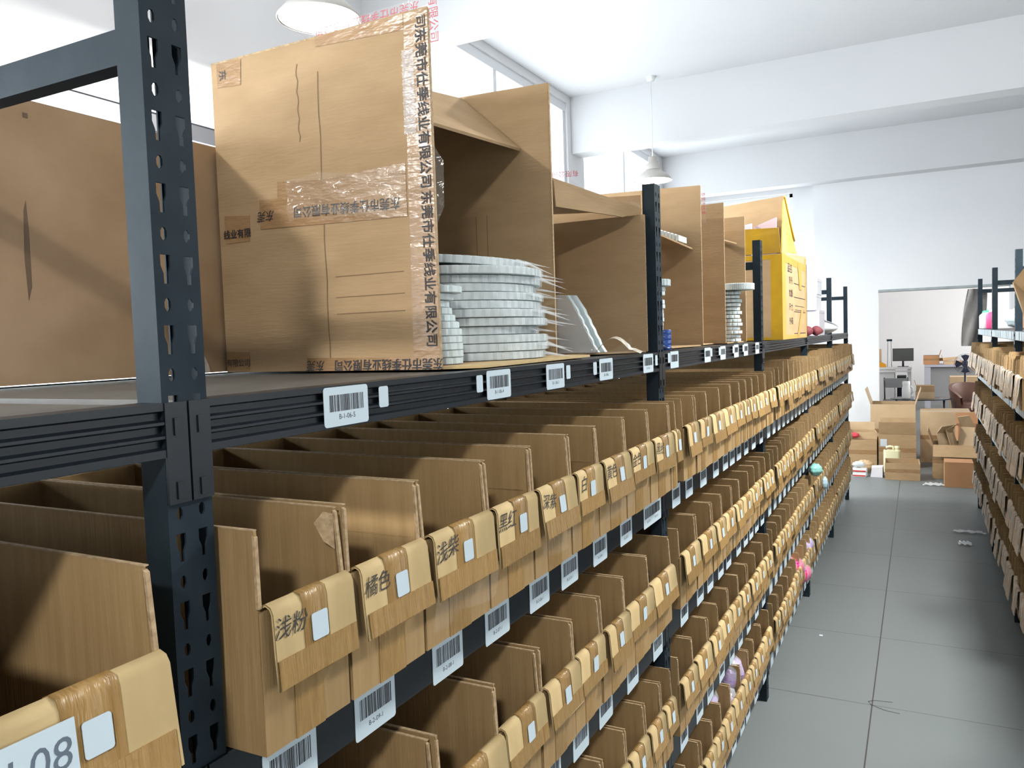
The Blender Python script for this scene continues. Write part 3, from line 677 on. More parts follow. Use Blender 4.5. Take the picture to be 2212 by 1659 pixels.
# printing on the tape
yy = Y0-0.0018
wtext('tape_print', CO, 0.0225, M_INK, t, (-0.0915, yy, 1.735), (0, 0, -1), (1, 0, 0), 0.0, 0.0003)
wtext('tape_print', CO, 0.0225, M_INK, t, (-0.0915, yy, 1.985), (0, 0, -1), (1, 0, 0), 0.0, 0.0003)
wtext('tape_print', '司', 0.0215, M_INK, t, (-0.091, yy, 2.118), (0, 0, -1), (1, 0, 0))
wtext('tape_print', CO, 0.0205, M_INK, t, (-0.2525, yy, 1.8495), (-1, 0, 0.03), (-0.03, 0, -1), 0.05, 0.0003)
wtext('tape_print', '东莞', 0.0200, M_INK, t, (-0.428, yy, 1.853), (-1, 0, 0), (0, 0, -1), 0.25)
wtext('tape_print', CO, 0.0200, M_INK, t, (-0.180, yy, 1.5865), (-1, 0, 0), (0, 0, -1), 0.08, 0.0003)
wtext('tape_print', '东莞', 0.0200, M_INK, t, (-0.330, yy, 1.5865), (-1, 0, 0), (0, 0, -1), 0.25)
wtext('tape_print', '线业有限', 0.0170, M_INK, t, (-0.5005, yy, 1.826), (1, 0, 0), (0, 0, 1), 0.0, 0.0003)
wtext('tape_print', '有限公司', 0.0150, M_INK, t, (-0.514, yy, 1.592), (1, 0, 0), (0, 0, 1))
wtext('tape_print', '东', 0.0200, M_INK, t, (-0.518, yy, 2.112), (0, 0, -1), (1, 0, 0))
# clear tape standing proud of the top and the front edges, printed red
mb = MB(); flat(mb, [(-0.318, 2.132), (-0.076, 2.132), (-0.070, 2.156), (-0.314, 2.150)], Y0+0.002); part('clear_tape', mb, M_CLEAR, t)
mb = MB(); flat(mb, [(-0.077, 2.07), (-0.060, 2.075), (-0.056, 2.158), (-0.077, 2.155)], Y0+0.002); part('clear_tape', mb, M_CLEAR, t); mb = MB(); flat(mb, [(-0.077, 1.80), (-0.060, 1.83), (-0.058, 1.90), (-0.077, 1.93)], Y0+0.002); part('clear_tape', mb, M_CLEAR, t)
wtext('tape_print', CO, 0.0190, M_RED, t, (-0.195, Y0+0.0008, 2.144), (-1, 0, 0.0), (0, 0, -1), 0.1)
wtext('tape_print', '有限公司', 0.0185, M_RED, t, (-0.067, Y0+0.0008, 2.118), (0, 0, -1), (1, 0, 0))
# crumpled clear tape across the middle
mb = MB(); rr = random.Random(11)
mb.grid(24, 6, lambda u, v: (-0.37+0.24*u, Y0-0.003-0.006*abs(math.sin(11*u+5*v))-0.004*math.sin(23*u*v+2), 1.835+0.07*v+0.006*math.sin(6*u)))
mb.grid(14, 3, lambda u, v: (-0.335+0.20*u, Y0-0.006-0.016*math.sin(u*math.pi)*(1-v)-0.002, 1.846-0.022*u+0.012*v*math.sin(u*math.pi)+0.0))
part('clear_tape', mb, M_CLEAR, t)
mb = MB(); mb.grid(4, 60, lambda u, v: (-0.126+0.022*u, Y0-0.0022-0.0016*math.sin(v*140+3*u)-0.001*math.sin(v*55), 1.95+0.13*v)); part('clear_tape', mb, film('glossy_crinkle', (0.8, 0.82, 0.86), 0.32, 0.08), t)

# white ribbed discs
def disc_mesh(r, h, n, name='disc', teeth=0.018):
    mb = MB(); N = n*4
    mb.lathe([(0.0, 0), (1-teeth, 0), (1, h*0.12/r*0+0.001), (1, h-0.001), (1-teeth, h), (0.0, h)], n=N, rad=lambda i: 1-(teeth if i % 4 == 0 else 0), sm=False)
    mb.v = [(x*r, y*r, z) for x, y, z in mb.v]
    return mb
def sleeve_mesh(r, h, seed):
    """clear sleeve round the disc, twisted to points at the front"""
    rr = random.Random(seed); mb = MB()
    def fn(u, v):
        a = -2.2+2.9*u; q = r*1.012+0.002*math.sin(a*13+seed)
        return (q*math.cos(a), q*math.sin(a), h*(v*0.9+0.05))
    mb.grid(30, 3, fn)
    for k in range(2):
        a = rr.uniform(-0.1, 0.9); L = rr.uniform(0.03, 0.075); z = rr.uniform(0.2, 0.8)*h; c, s = math.cos(a), math.sin(a); wd = rr.uniform(0.012, 0.022)
        p = Vector((r*c, r*s, z)); d = Vector((math.cos(a+0.25), math.sin(a+0.25), rr.uniform(-0.35, 0.05))); nn = Vector((-s, c, 0))
        mb.add([p-nn*wd-d*0.004, p+nn*wd-d*0.004+Vector((0, 0, .004)), p+d*L, p+Vector((0, 0, 0.007))], [(0, 3, 2), (3, 1, 2), (2, 3, 0), (2, 1, 3)])
    return mb
MAIN = disc_mesh(0.205, 0.0158, 66).mesh('disc', M_FOAM)
SLV = [sleeve_mesh(0.205, 0.0158, k).mesh('plastic_sleeve', M_FILM) for k in range(4)]
rr = random.Random(5)
def stack(x, y, z, n, me, h, lab, grp, jit, slv=None, base='foam_disc', part_name='disc'):
    for k in range(n):
        t = thing(base, lab, 'disc', (x+rr.uniform(-jit, jit), y+rr.uniform(-jit, jit), z+k*h), 0.0 if slv else rr.uniform(0, 6), grp)
        obj(part_name, me, t)
        if slv: obj('plastic_sleeve', slv[k % len(slv)], t)
stack(-0.290, 1.415, ZS+0.0065, 11, MAIN, 0.0163, 'wide white ribbed foam disc in a clear sleeve, stacked inside the tall open carton', 'wide foam discs in the tall carton', 0.011, SLV)
t = thing('foam_disc', 'tilted white ribbed foam disc lying on top of the stack in the tall carton', 'disc', (-0.315, 1.40, ZS+0.0065+11*0.0163+0.013), 0, None); obj('disc', MAIN, t); obj('plastic_sleeve', SLV[1], t); t.rotation_euler = (0, 0.06, 0)
SMALLD = disc_mesh(0.052, 0.0118, 15, teeth=0.04).mesh('disc', M_FOAM)
for k in range(11):
    off = (0, 0.001, 0.001, 0, 0, -0.004, -0.010, -0.015, -0.019, -0.012, 0.002)[k]
    t = thing('foam_disc', 'small white ribbed foam disc in the low stack at the mouth of the tall carton', 'disc', (-0.148+off, 1.148+off*0.4, ZS+0.0065+k*0.0121), rr.uniform(0, 6), 'small foam discs in the tall carton'); obj('disc', SMALLD, t)

# second carton with the leaning grey board
t = thing('open_carton', 'low open carton between the tall carton and the second post', 'carton', (-0.25, 1.84, ZS))
mb = MB(); yb0, yb1 = 1.703, 1.962
mb.slab((-0.47, yb0), (-0.165, yb0), ZS+0.002, 1.985, 0.005, 0, z1b=1.985); mb.slab((-0.022, yb1), (-0.47, yb1), ZS+0.002, 1.925, 0.005, 0, z1b=1.925)
mb.box((-0.47, yb0+0.005, ZS+0.002), (-0.465, yb1-0.005, 1.93)); mb.hexa([(-0.465, yb0+0.005, ZS+0.001), (-0.16, yb0+0.005, ZS+0.001), (-0.025, yb1-0.005, ZS+0.001), (-0.465, yb1-0.005, ZS+0.001), (-0.465, yb0+0.005, ZS+0.005), (-0.16, yb0+0.005, ZS+0.005), (-0.025, yb1-0.005, ZS+0.005), (-0.465, yb1-0.005, ZS+0.005)])
mb.box((-0.0222, yb1-0.0052, ZS+0.003), (-0.0205, yb1+0.0003, 1.924), 1)
part('body', mb, [M_CARDB, M_EDGE], t)
mb = MB(); mb.panel((-0.46, yb0+0.004, 2.0), (-0.160, yb0+0.004, 1.990), (-0.030, yb1, 1.938), (-0.46, yb1, 1.965), 0.005)
mb.panel((-0.160, yb0+0.004, 1.988), (-0.155, yb0+0.004, 1.925), (-0.060, yb1-0.06, 1.915), (-0.030, yb1, 1.936), 0.004)
part('top_flap', mb, M_CARDB, t)
mb = MB(); mb.grid(10, 3, lambda u, v: (-0.163+0.13*u, yb0+0.005+0.255*u-0.004*v, 1.997-0.055*u+0.012*v*math.sin(7*u+1))); part('clear_tape', mb, M_CLEAR, t)
mb = MB(); mb.grid(12, 4, lambda u, v: (-0.13+0.14*u, yb0-0.02+0.06*u, ZS+0.004+0.012*math.sin(u*7)*v+0.03*v*u)); part('clear_tape', mb, M_CLEAR, t)
mb = MB(); mb.grid(12, 3, lambda u, v: (-0.055+0.075*u, yb0-0.03+0.10*u+0.02*v, ZS+0.008+0.032*math.sin(min(u*4.0, 3.0))-(0.05*(u-0.8) if u > 0.8 else 0)+0.004*v)); part('curled_tape', mb, film('curl_film', (0.62, 0.56, 0.46), 0.7, 0.2), t)
wtext('tape_print', '有限公司', 0.016, M_RED, t, (-0.14, yb0+0.03, 2.004), (-0.9, -0.3, 0), (0, 0, -1))
t = thing('foam_board', 'grey faced white foam board with a notched edge leaning in the low carton', 'board', (-0.17, 1.83, ZS+0.006))
mb = MB(); yf = 1.775
outline = [(-0.245, ZS+0.007), (-0.090, ZS+0.007), (-0.098, 1.600), (-0.106, 1.612), (-0.110, 1.625), (-0.118, 1.637), (-0.122, 1.650), (-0.130, 1.662), (-0.134, 1.674), (-0.142, 1.686), (-0.150, 1.704), (-0.166, 1.722), (-0.245, 1.728)]
mb.prism(outline, 'y', yf, yf+0.003, 0)
part('face_sheet', mb, M_GREYF, t)
for k, d in enumerate((0.0035, 0.0215)):
    mb = MB(); o2 = [(x+0.010*k+0.004*(1 if i % 2 else 0), z) for i, (x, z) in enumerate(outline)]; mb.prism(o2, 'y', yf+d, yf+d+0.0165, 0); part('foam_layer', mb, M_FOAM, t)

# cartons of the second bay
SB = disc_mesh(0.052, 0.0125, 15, teeth=0.04).mesh('disc', M_FOAM); SC = disc_mesh(0.060, 0.019, 26, teeth=0.03).mesh('disc', M_FOAM)
t = thing('open_carton', 'large open carton after the second post with a folded inner flap', 'carton', (-0.28, 2.38, ZS))
mb = MB()
mb.slab((-0.48, 2.10), (-0.075, 2.10), ZS+0.002, 2.02, 0.005, 0, z1b=2.0); mb.slab((-0.060, 2.705), (-0.48, 2.705), ZS+0.002, 2.118, 0.005, 0, z1b=2.13)
mb.box((-0.48, 2.105, ZS+0.002), (-0.475, 2.70, 2.02)); mb.hexa([(-0.475, 2.105, ZS+0.001), (-0.08, 2.105, ZS+0.001), (-0.065, 2.70, ZS+0.001), (-0.475, 2.70, ZS+0.001), (-0.475, 2.105, ZS+0.005), (-0.08, 2.105, ZS+0.005), (-0.065, 2.70, ZS+0.005), (-0.475, 2.70, ZS+0.005)])
mb.box((-0.0605, 2.6995, ZS+0.003), (-0.0585, 2.7055, 2.117), 1)
part('body', mb, [M_CARDB, M_EDGE], t)
mb = MB(); mb.panel((-0.30, 2.12, 1.985), (-0.095, 2.12, 1.925), (-0.085, 2.695, 1.905), (-0.30, 2.695, 1.985), 0.005); part('inner_flap', mb, M_CARDB, t)
mb = MB(); mb.grid(3, 14, lambda u, v: (-0.0585+0.016*u, 2.703+0.004*math.sin(v*21), 1.99+0.128*v)); part('clear_tape', mb, M_CLEAR, t)
wtext('tape_print', '东莞市仕季', 0.015, M_RED, t, (-0.050, 2.6985, 2.055), (0, 0, -1), (1, 0, 0))
t = thing('foam_block', 'white ribbed foam strip resting on the folded flap of the second bay carton', 'foam', (-0.2, 2.60, 1.95))
mb = MB()
for k in range(9): 
    a = k/9; mb.box((-0.205+0.012*k, 2.56, 1.958-0.0045*k), (-0.194+0.012*k, 2.66, 1.977-0.0045*k))
part('strip', mb, M_FOAM, t)
stack(-0.110, 2.235, ZS+0.006, 14, SB, 0.0126, 'small white ribbed foam disc in the stack half hidden behind the second post', 'foam discs behind the second post', 0.004)
t = thing('foam_disc', 'wider white disc capping the stack behind the second post', 'disc', (-0.098, 2.235, ZS+0.006+14*0.0126+0.001), 0.4, None); obj('disc', SC, t)
for k in range(4):
    t = thing('tape_roll', 'small blue tape roll in the short pile on the shelf after the second post', 'roll', (-0.028, 2.13+0.0005*k, ZS+0.0008+k*0.0141), 0, 'blue tape rolls')
    MB().lathe([(0.007, 0), (0.0185, 0), (0.0195, 0.001), (0.0195, 0.013), (0.0185, 0.0139), (0.007, 0.0139), (0.007, 0)], n=28).build('roll', mat('blue_tape', (0.02, 0.07, 0.30), 0.25) if k == 0 else bpy.data.materials['blue_tape'], t)
t = thing('plastic_bag', 'flat white plastic bag on the shelf beside the blue tape rolls', 'bag', (-0.05, 2.08, ZS+0.001))
part('film', MB().grid(10, 6, lambda u, v: (-0.075+0.07*v, 2.055+0.10*u, ZS+0.003+0.018*(1-u)*math.sin(v*2.6)+0.002*math.sin(u*11+v*7))), film('white_film', (0.8, 0.82, 0.84), 0.75, 0.3), t)
t = thing('open_carton', 'narrow tall carton standing open, second of the brown cartons past the second post', 'carton', (-0.30, 2.88, ZS))
mb = MB(); mb.slab((-0.48, 2.715), (-0.145, 2.715), ZS+0.002, 2.09, 0.005); mb.slab((-0.058, 3.052), (-0.48, 3.052), ZS+0.002, 2.108, 0.005, 0, z1b=2.10)
mb.box((-0.48, 2.72, ZS+0.002), (-0.475, 3.047, 2.09)); mb.box((-0.475, 2.72, ZS+0.001), (-0.10, 3.047, ZS+0.005)); mb.box((-0.0585, 3.0465, ZS+0.003), (-0.0567, 3.0525, 2.107), 1)
part('body', mb, [M_CARDB, M_EDGE], t)
t = thing('open_carton', 'open carton holding white discs in front of the third post', 'carton', (-0.30, 3.22, ZS))
mb = MB(); mb.slab((-0.48, 3.06), (-0.12, 3.06), ZS+0.002, 2.07, 0.005); mb.slab((-0.045, 3.385), (-0.48, 3.385), ZS+0.002, 2.095, 0.005, 0, z1b=2.095)
mb.box((-0.48, 3.065, ZS+0.002), (-0.475, 3.38, 2.07)); mb.box((-0.475, 3.065, ZS+0.001), (-0.055, 3.38, ZS+0.005)); mb.box((-0.0455, 3.3795, ZS+0.003), (-0.0437, 3.3855, 2.094), 1)
part('body', mb, [M_CARDB, M_EDGE], t)
mb = MB(); mb.panel((-0.20, 3.07, 2.02), (-0.105, 3.07, 1.985), (-0.075, 3.37, 1.985), (-0.20, 3.37, 2.03), 0.004); part('inner_flap', mb, M_CARDB, t)
stack(-0.085, 3.22, ZS+0.006, 13, SB, 0.0155, 'white ribbed foam disc stacked at the mouth of the carton by the third post', 'foam discs by the third post', 0.006)
t = thing('foam_disc', 'wide white disc overhanging the stack beside the third post', 'disc', (-0.052, 3.21, ZS+0.006+13*0.0155+0.001), 0.4, None); o = obj('disc', MAIN, t); o.scale = (0.36, 0.36, 1.6)

# yellow taped carton of the third bay
t = thing('yellow_taped_carton', 'brown carton bound with yellow tape, its raised flaps full of papers', 'carton', (-0.17, 4.1, ZS))
ya, yb = 3.665, 4.50
mb = MB(); mb.box((-0.42, ya, ZS+0.002), (0.060, ya+0.006, 1.958)); mb.box((-0.42, yb-0.006, ZS+0.002), (0.060, yb, 2.0)); mb.box((-0.42, ya+0.006, ZS+0.002), (-0.414, yb-0.006, 1.96))
mb.hexa([(0.054, ya+0.006, ZS+0.002), (0.060, ya+0.006, ZS+0.002), (0.060, yb-0.006, ZS+0.002), (0.054, yb-0.006, ZS+0.002), (0.054, ya+0.006, 1.960), (0.060, ya+0.006, 1.960), (0.060, yb-0.006, 2.006), (0.054, yb-0.006, 2.006)])
mb.box((-0.414, ya+0.006, ZS+0.001), (0.054, yb-0.006, ZS+0.006))
part('body', mb, M_CARDB, t)
mb = MB(); mb.slab((-0.42, 3.80), (0.057, 3.76), 1.955, 2.195, 0.006, 0, z1b=2.222); part('raised_flap', mb, M_CARDB, t)
mb = MB(); mb.panel((-0.42, ya+0.003, 1.962), (0.056, ya+0.003, 1.962), (0.050, ya-0.01, 2.070), (-0.42, ya-0.02, 2.085), 0.005); part('yellow_flap', mb, mat('shadowed_yellow_tape', (0.50, 0.29, 0.015), 0.3, noise=(0.36, 0.20, 0.03), nscale=9), t)  # yellow toned down, with the shadow on this flap put into its colour
mb = MB(); mb.hexa([(0.052, 3.69, 1.962), (0.058, 3.69, 1.962), (0.058, 4.18, 1.995), (0.052, 4.18, 1.995), (0.053, 3.765, 2.218), (0.059, 3.765, 2.218), (0.059, 4.02, 2.062), (0.053, 4.02, 2.062)])
part('side_flap', mb, mat('yellow_taped_board', (0.62, 0.42, 0.13), 0.45, noise=(0.70, 0.46, 0.05), nscale=6), t)
mb = MB(); mb.tube([(0.0585, 3.765, 2.219), (0.060, 4.02, 2.064), (0.059, 4.06, 2.05)], 0.007, 6)
x1 = 0.0608
mb.box((0.0602, ya, ZS+0.003), (x1, ya+0.10, 1.961)); mb.box((0.0602, ya+0.1001, 1.925), (x1, yb-0.0501, 1.958)); mb.box((0.0602, ya+0.1001, ZS+0.003), (x1, yb-0.0501, ZS+0.022)); mb.box((0.0602, yb-0.05, ZS+0.003), (x1, yb, 1.99))
mb.add([(x1+0.0012, 4.28, 1.72), (x1+0.0012, 4.36, 1.72), (x1+0.0012, 4.20, 1.59), (x1+0.0012, 4.13, 1.59)], [(3, 2, 1, 0)])
mb.add([(x1+0.0012, 4.16, 1.95), (x1+0.0012, 4.30, 1.95), (x1+0.0012, 4.30, 1.82), (x1+0.0012, 4.22, 1.82)], [(3, 2, 1, 0)])
mb.box((0.012, ya-0.0008, ZS+0.003), (x1, ya-0.0002, 1.955)); mb.box((-0.42, ya-0.0008, 1.935), (0.0118, ya-0.0002, 1.955)); mb.box((-0.42, ya-0.0008, ZS+0.003), (0.0118, ya-0.0002, ZS+0.014))
part('yellow_tape', mb, M_YTAPE, t)
for s, y, z, sz in (('品名', 3.90, 1.905, 0.075), ('货号:', 3.93, 1.850, 0.06), ('数量:', 3.93, 1.790, 0.06), ('尺寸:', 3.93, 1.725, 0.06), ('外箱', 3.93, 1.660, 0.06)):
    o = wtext('print', s, sz*0.62, M_INK, t, (x1+0.0005, y, z), (0, 1, 0), (0, 0, 1)); o.scale.x = 1.6
mb = MB()
for z in (1.842, 1.776, 1.706, 1.60): mb.box((x1-0.0002, 4.03, z), (x1+0.0003, 4.44, z+0.003))
mb.box((x1-0.0002, 4.06, 1.715), (x1+0.0003, 4.40, 1.717)); mb.box((x1-0.0002, 4.06, 1.735), (x1+0.0003, 4.40, 1.737))
part('print_lines', mb, M_INK, t)
for k, (x, c, y) in enumerate(((-0.12, (0.55, 0.54, 0.66), 3.70), (-0.02, (0.62, 0.47, 0.50), 3.72))):
    t = thing('paper_sheaf', ('lilac sheaf of papers standing in the yellow taped carton', 'pink sheaf of papers standing in the yellow taped carton')[k], 'papers', (x, y, 1.95))
    mb = MB(); wv = 0.045 if k == 0 else 0.05
    mb.hexa([(x-wv, y, 1.80), (x+wv, y, 1.80), (x+wv, y+0.02, 1.80), (x-wv, y+0.02, 1.80), (x-wv, y, 2.09), (x+wv, y, 2.105+0.02*k), (x+wv, y+0.02, 2.105+0.02*k), (x-wv, y+0.02, 2.09)]); part('sheets', mb, mat('paper_%d' % k, c, 0.8), t)

# fourth and end bays: pale boxes and bags
def prop_box(name, label, cat, a, b, m, group=None):
    t = thing(name, label, cat, ((a[0]+b[0])/2, (a[1]+b[1])/2, a[2]), 0, group)
    mb = MB(); mb.box(a, (b[0], b[1], b[2]-0.012)); part('box', mb, m, t)
    mb = MB(); mb.box((a[0]-0.002, a[1]-0.002, b[2]-0.018), (b[0]+0.002, b[1]+0.002, b[2])); part('lid', mb, m, t); return t
M_PALE = mat('pale_lilac_board', (0.55, 0.53, 0.58), 0.6); M_PALE2 = mat('pale_grey_plastic', (0.62, 0.63, 0.67), 0.35)
prop_box('storage_box', 'large pale lilac box at the bottom of the pile past the yellow carton', 'box', (-0.30, 5.62, ZS+0.001), (0.005, 5.95, 1.745), M_PALE)
prop_box('storage_box', 'pale grey box in the middle of the pile past the yellow carton', 'box', (-0.28, 5.60, 1.746), (-0.01, 5.90, 1.850), M_PALE2)
prop_box('storage_box', 'translucent grey tub topping the pile past the yellow carton', 'box', (-0.26, 5.62, 1.851), (-0.005, 5.88, 1.955), M_PALE2)
t = thing('cone_of_yarn', 'dark red yarn cones lying in front of the lilac box', 'yarn', (-0.05, 5.42, ZS)); 
for k in range(3): part('cone', MB().tube([(-0.09+0.05*k, 5.36+0.02*k, ZS+0.034), (-0.075+0.05*k, 5.48+0.02*k, ZS+0.03)], [0.032, 0.016], 14), mat('maroon_yarn', (0.22, 0.05, 0.06), 0.7) if k == 0 else bpy.data.materials['maroon_yarn'], t)
t = thing('plastic_bag', 'puffy white plastic bag near the end of the top shelf', 'bag', (-0.02, 6.05, ZS))
part('bag', MB().grid(16, 10, lambda u, v: (-0.03+0.10*math.cos(2*math.pi*u)*math.sin(math.pi*(0.05+0.9*v))*(1+.15*math.sin(7*u*6.28)), 6.22+0.15*math.sin(2*math.pi*u)*math.sin(math.pi*(0.05+0.9*v)), ZS+0.002+0.10*v*(1+0.1*math.sin(5*u)))), film('bag_film', (0.78, 0.80, 0.83), 0.85, 0.3), t)

# ------------------------------------------------------------------ things in the bins
def bag_blob(mb, c, r, seed, n=22, k=14, sq=(1, 1, 1)):
    rr = random.Random(seed); ph = [rr.uniform(0, 6) for _ in range(4)]
    def fn(u, v):
        a = 2*math.pi*u; b = math.pi*(v-0.5); q = r*(1+0.10*math.sin(3*a+ph[0])*math.cos(b)+0.07*math.sin(5*b*2+ph[1])+0.05*math.sin(7*a+4*b+ph[2]))
        return (c[0]+sq[0]*q*math.cos(a)*math.cos(b), c[1]+sq[1]*q*math.sin(a)*math.cos(b), c[2]+sq[2]*q*math.sin(b))
    return mb.grid(n, k, fn)
M_PINK = mat('hot_pink_yarn', (0.95, 0.008, 0.26), 0.4, coat=0.2, bump=0.2, bscale=60, bstretch=(1, 1, 6))
M_LILAC = mat('lilac_yarn', (0.46, 0.30, 0.62), 0.3, coat=0.5, noise=(0.36, 0.22, 0.52), nscale=30, bump=0.4, bscale=40, bstretch=(1, 1, 5))
def cone_of_yarn(label, m, p, d, r0, r1, L, group=None):
    t = thing('yarn_cone', label, 'yarn', p, 0, group); d = Vector(d).normalized(); a = Vector((0, 0, 0))
    MB().tube([a, a+d*0.006, a+d*L*0.5, a+d*(L-0.006), a+d*L], [r0*0.9, r0, (r0+r1)/2*1.06, r1, r1*0.85], 22).build('yarn', m, t)
    MB().tube([a-d*0.012, a+d*(L+0.012)], [r0*0.36, r1*0.36], 14).build('core', M_WHITEP, t)
    mb = MB(); mb.tube([a-d*0.02, a, a+d*L, a+d*(L+0.03)], [r0*0.55, r0*1.05, r1*1.06, r1*0.5], 20); mb.build('wrap', M_FILM, t); return t
B3 = LV[3]; B4 = LV[4]
cone_of_yarn('hot pink yarn cone in clear wrap on top of a bin in the third bay', M_PINK, (-0.065, 4.36, 0.352), (0.35, 0.75, -0.18), 0.055, 0.048, 0.15)
cone_of_yarn('hot pink yarn cone leaning below another one in the lowest bin row', M_PINK, (-0.035, 4.46, 0.275), (0.30, 0.9, -0.1), 0.056, 0.05, 0.16)
cone_of_yarn('pale lilac yarn cone peeping out of the lowest bin row of the third bay', M_LILAC, (-0.02, 4.83, 0.33), (0.2, 1, 0.15), 0.045, 0.04, 0.10)
cone_of_yarn('lilac yarn spool standing up against the beam in the lowest bins of the second bay', M_LILAC, (-0.035, 2.83, 0.325), (0.25, 0.25, 0.9), 0.032, 0.030, 0.075)
cone_of_yarn('glossy lilac yarn spool lying across the front of a lowest bin in the second bay', M_LILAC, (-0.015, 2.955, 0.285), (-0.15, -0.25, 0.9), 0.036, 0.034, 0.105)
cone_of_yarn('lilac yarn spool half hidden behind a bin wall in the second bay', M_LILAC, (-0.055, 2.60, 0.30), (0.1, 0.3, 0.9), 0.034, 0.032, 0.09)
cone_of_yarn('lilac yarn spool lowest in the second bay, over the flap of its bin', M_LILAC, (-0.02, 2.72, 0.262), (0.15, 0.35, 0.85), 0.034, 0.032, 0.08)
t = thing('plastic_bag', 'teal plastic bag poking out of a bin in the fourth bay', 'bag', (0.045, 4.95, 0.785)); bag_blob(MB(), (0, 0, 0), 0.036, 3, sq=(1, 1.2, 1)).build('bag', mat('teal_film', (0.25, 0.55, 0.50), 0.3), t)
t = thing('plastic_bag', 'pale blue plastic bag hanging over a bin of the third row, fourth bay', 'bag', (0.070, 5.22, 0.66)); bag_blob(MB(), (0, 0, 0), 0.024, 9, sq=(0.7, 1, 1.6)).build('bag', mat('blue_film', (0.45, 0.62, 0.72), 0.3), t)
t = thing('foil_bag', 'silvery clear bag bulging over a bin beside the second post', 'bag', (-0.055, 1.90, 0.995)); bag_blob(MB(), (0, 0, 0), 0.050, 5, 30, 20, sq=(0.9, 0.9, 1.15)).build('bag', mat('silver_film', (0.35, 0.36, 0.36), 0.12, metal=0.8, bump=0.6, bscale=25), t)
t = thing('spool', 'white rimmed black spool inside a bin of the second row after the tallest post', 'spool', (-0.060, 1.055, LV[2]+0.075))
def ring(mb, r, r2, y0, y1, n=30):
    vs = []; 
    for k in range(n):
        a = 2*math.pi*k/n; c, s = math.cos(a), math.sin(a); vs += [(r*c, y0, r*s), (r2*c, y0, r2*s), (r*c, y1, r*s), (r2*c, y1, r2*s)]
    fs = []
    for k in range(n):
        i, j = 4*k, 4*((k+1) % n); fs += [(i, j, j+1, i+1), (i+2, i+3, j+3, j+2), (i, i+2, j+2, j), (i+1, j+1, j+3, i+3)]
    return mb.add(vs, fs)
ring(MB(), 0.066, 0.058, -0.010, 0.010).build('rim', M_WHITEP, t); ring(MB(), 0.0578, 0.0, -0.006, 0.006).build('disc', mat('black_plastic', (0.012, 0.012, 0.014), 0.4), t)

# ------------------------------------------------------------------ on the rack across the aisle
t = thing('jacket', 'grey jacket hanging from the end post of the rack across the aisle', 'jacket', (1.04, 7.99, 1.92))
mb = MB()
def cloth(u, v):
    a = 2*math.pi*u; wd = 0.045+0.030*math.sin(v*2.4); 
    return (1.025-0.03*v+wd*math.cos(a)*(1+0.12*math.sin(5*a+3*v)), 8.055+0.030*math.sin(a)+0.012*math.sin(4*a+6*v), 1.925-0.50*v)
mb.grid(28, 16, cloth); part('cloth', mb, mat('grey_cloth', (0.20, 0.19, 0.185), 0.9, noise=(0.15, 0.145, 0.14), nscale=10), t)
mb = MB(); mb.grid(20, 10, lambda u, v: (1.095+0.030*math.cos(6.283*u)-0.01*v, 8.045+0.028*math.sin(6.283*u), 1.90-0.26*v)); part('sleeve', mb, bpy.data.materials['grey_cloth'], t)
def bottle(x, y, h, r, body, cap, label, group='squeeze bottles on the top shelf'):
    t = thing('bottle', label, 'bottle', (x, y, ZS+0.0006), 0, group)
    MB().lathe([(0.0, 0), (r*0.92, 0), (r, 0.006), (r, h*0.66), (r*0.9, h*0.74), (r*0.42, h*0.84), (r*0.40, h*0.88)], n=20).build('body', body, t)
    MB().lathe([(r*0.44, h*0.86), (r*0.44, h*0.93), (r*0.18, h*0.96), (r*0.12, h), (0, h)], n=16).build('cap', cap, t)
M_PK = mat('pink_plastic', (0.75, 0.10, 0.28), 0.35); M_GN = mat('green_cap', (0.10, 0.45, 0.32), 0.4); M_PKW = mat('blush_plastic', (0.80, 0.66, 0.70), 0.4)
for k, (x, y, b, c, lb) in enumerate(((1.085, 7.75, M_WHITEP, M_GN, 'white bottle with a green cap, first of the bottles beside the grey jacket'), (1.105, 7.66, M_PKW, M_WHITEP, 'blush bottle between two white ones on the rack across the aisle'),
        (1.090, 7.54, M_WHITEP, M_GN, 'white bottle with a green cap beside the pink bottle'), (1.110, 7.40, M_PK, M_PKW, 'bright pink bottle beside the post of the rack across the aisle'))):
    bottle(x, y, 0.155, 0.040, b, c, lb)
MBL = mat('pale_blue_film', (0.42, 0.56, 0.62), 0.3, noise=(0.62, 0.72, 0.76), nscale=12); MTL = mat('teal_pack', (0.12, 0.42, 0.40), 0.35, noise=(0.5, 0.7, 0.7), nscale=10)
for k, (c, r, m, lb) in enumerate((((1.165, 6.30, ZS+0.075), 0.060, MBL, 'pale blue plastic pack in front of the teal one on the rack across the aisle'), ((1.25, 6.17, ZS+0.075), 0.055, mat('grey_film', (0.4, 0.42, 0.42), 0.3, noise=(0.2, 0.21, 0.22), nscale=8), 'grey crumpled plastic pack beside the pale blue one'),
        ((1.30, 6.38, ZS+0.115), 0.085, MTL, 'teal plastic pack behind the pale blue one'), ((1.36, 6.12, ZS+0.09), 0.07, mat('yellow_top_pack', (0.75, 0.52, 0.05), 0.4), 'yellow topped pack beside the teal one'))):
    t = thing('plastic_pack', lb, 'pack', c); bag_blob(MB(), (0, 0, 0), r, 20+k, sq=(0.8, 1.1, 1.0)).build('pack', m, t)
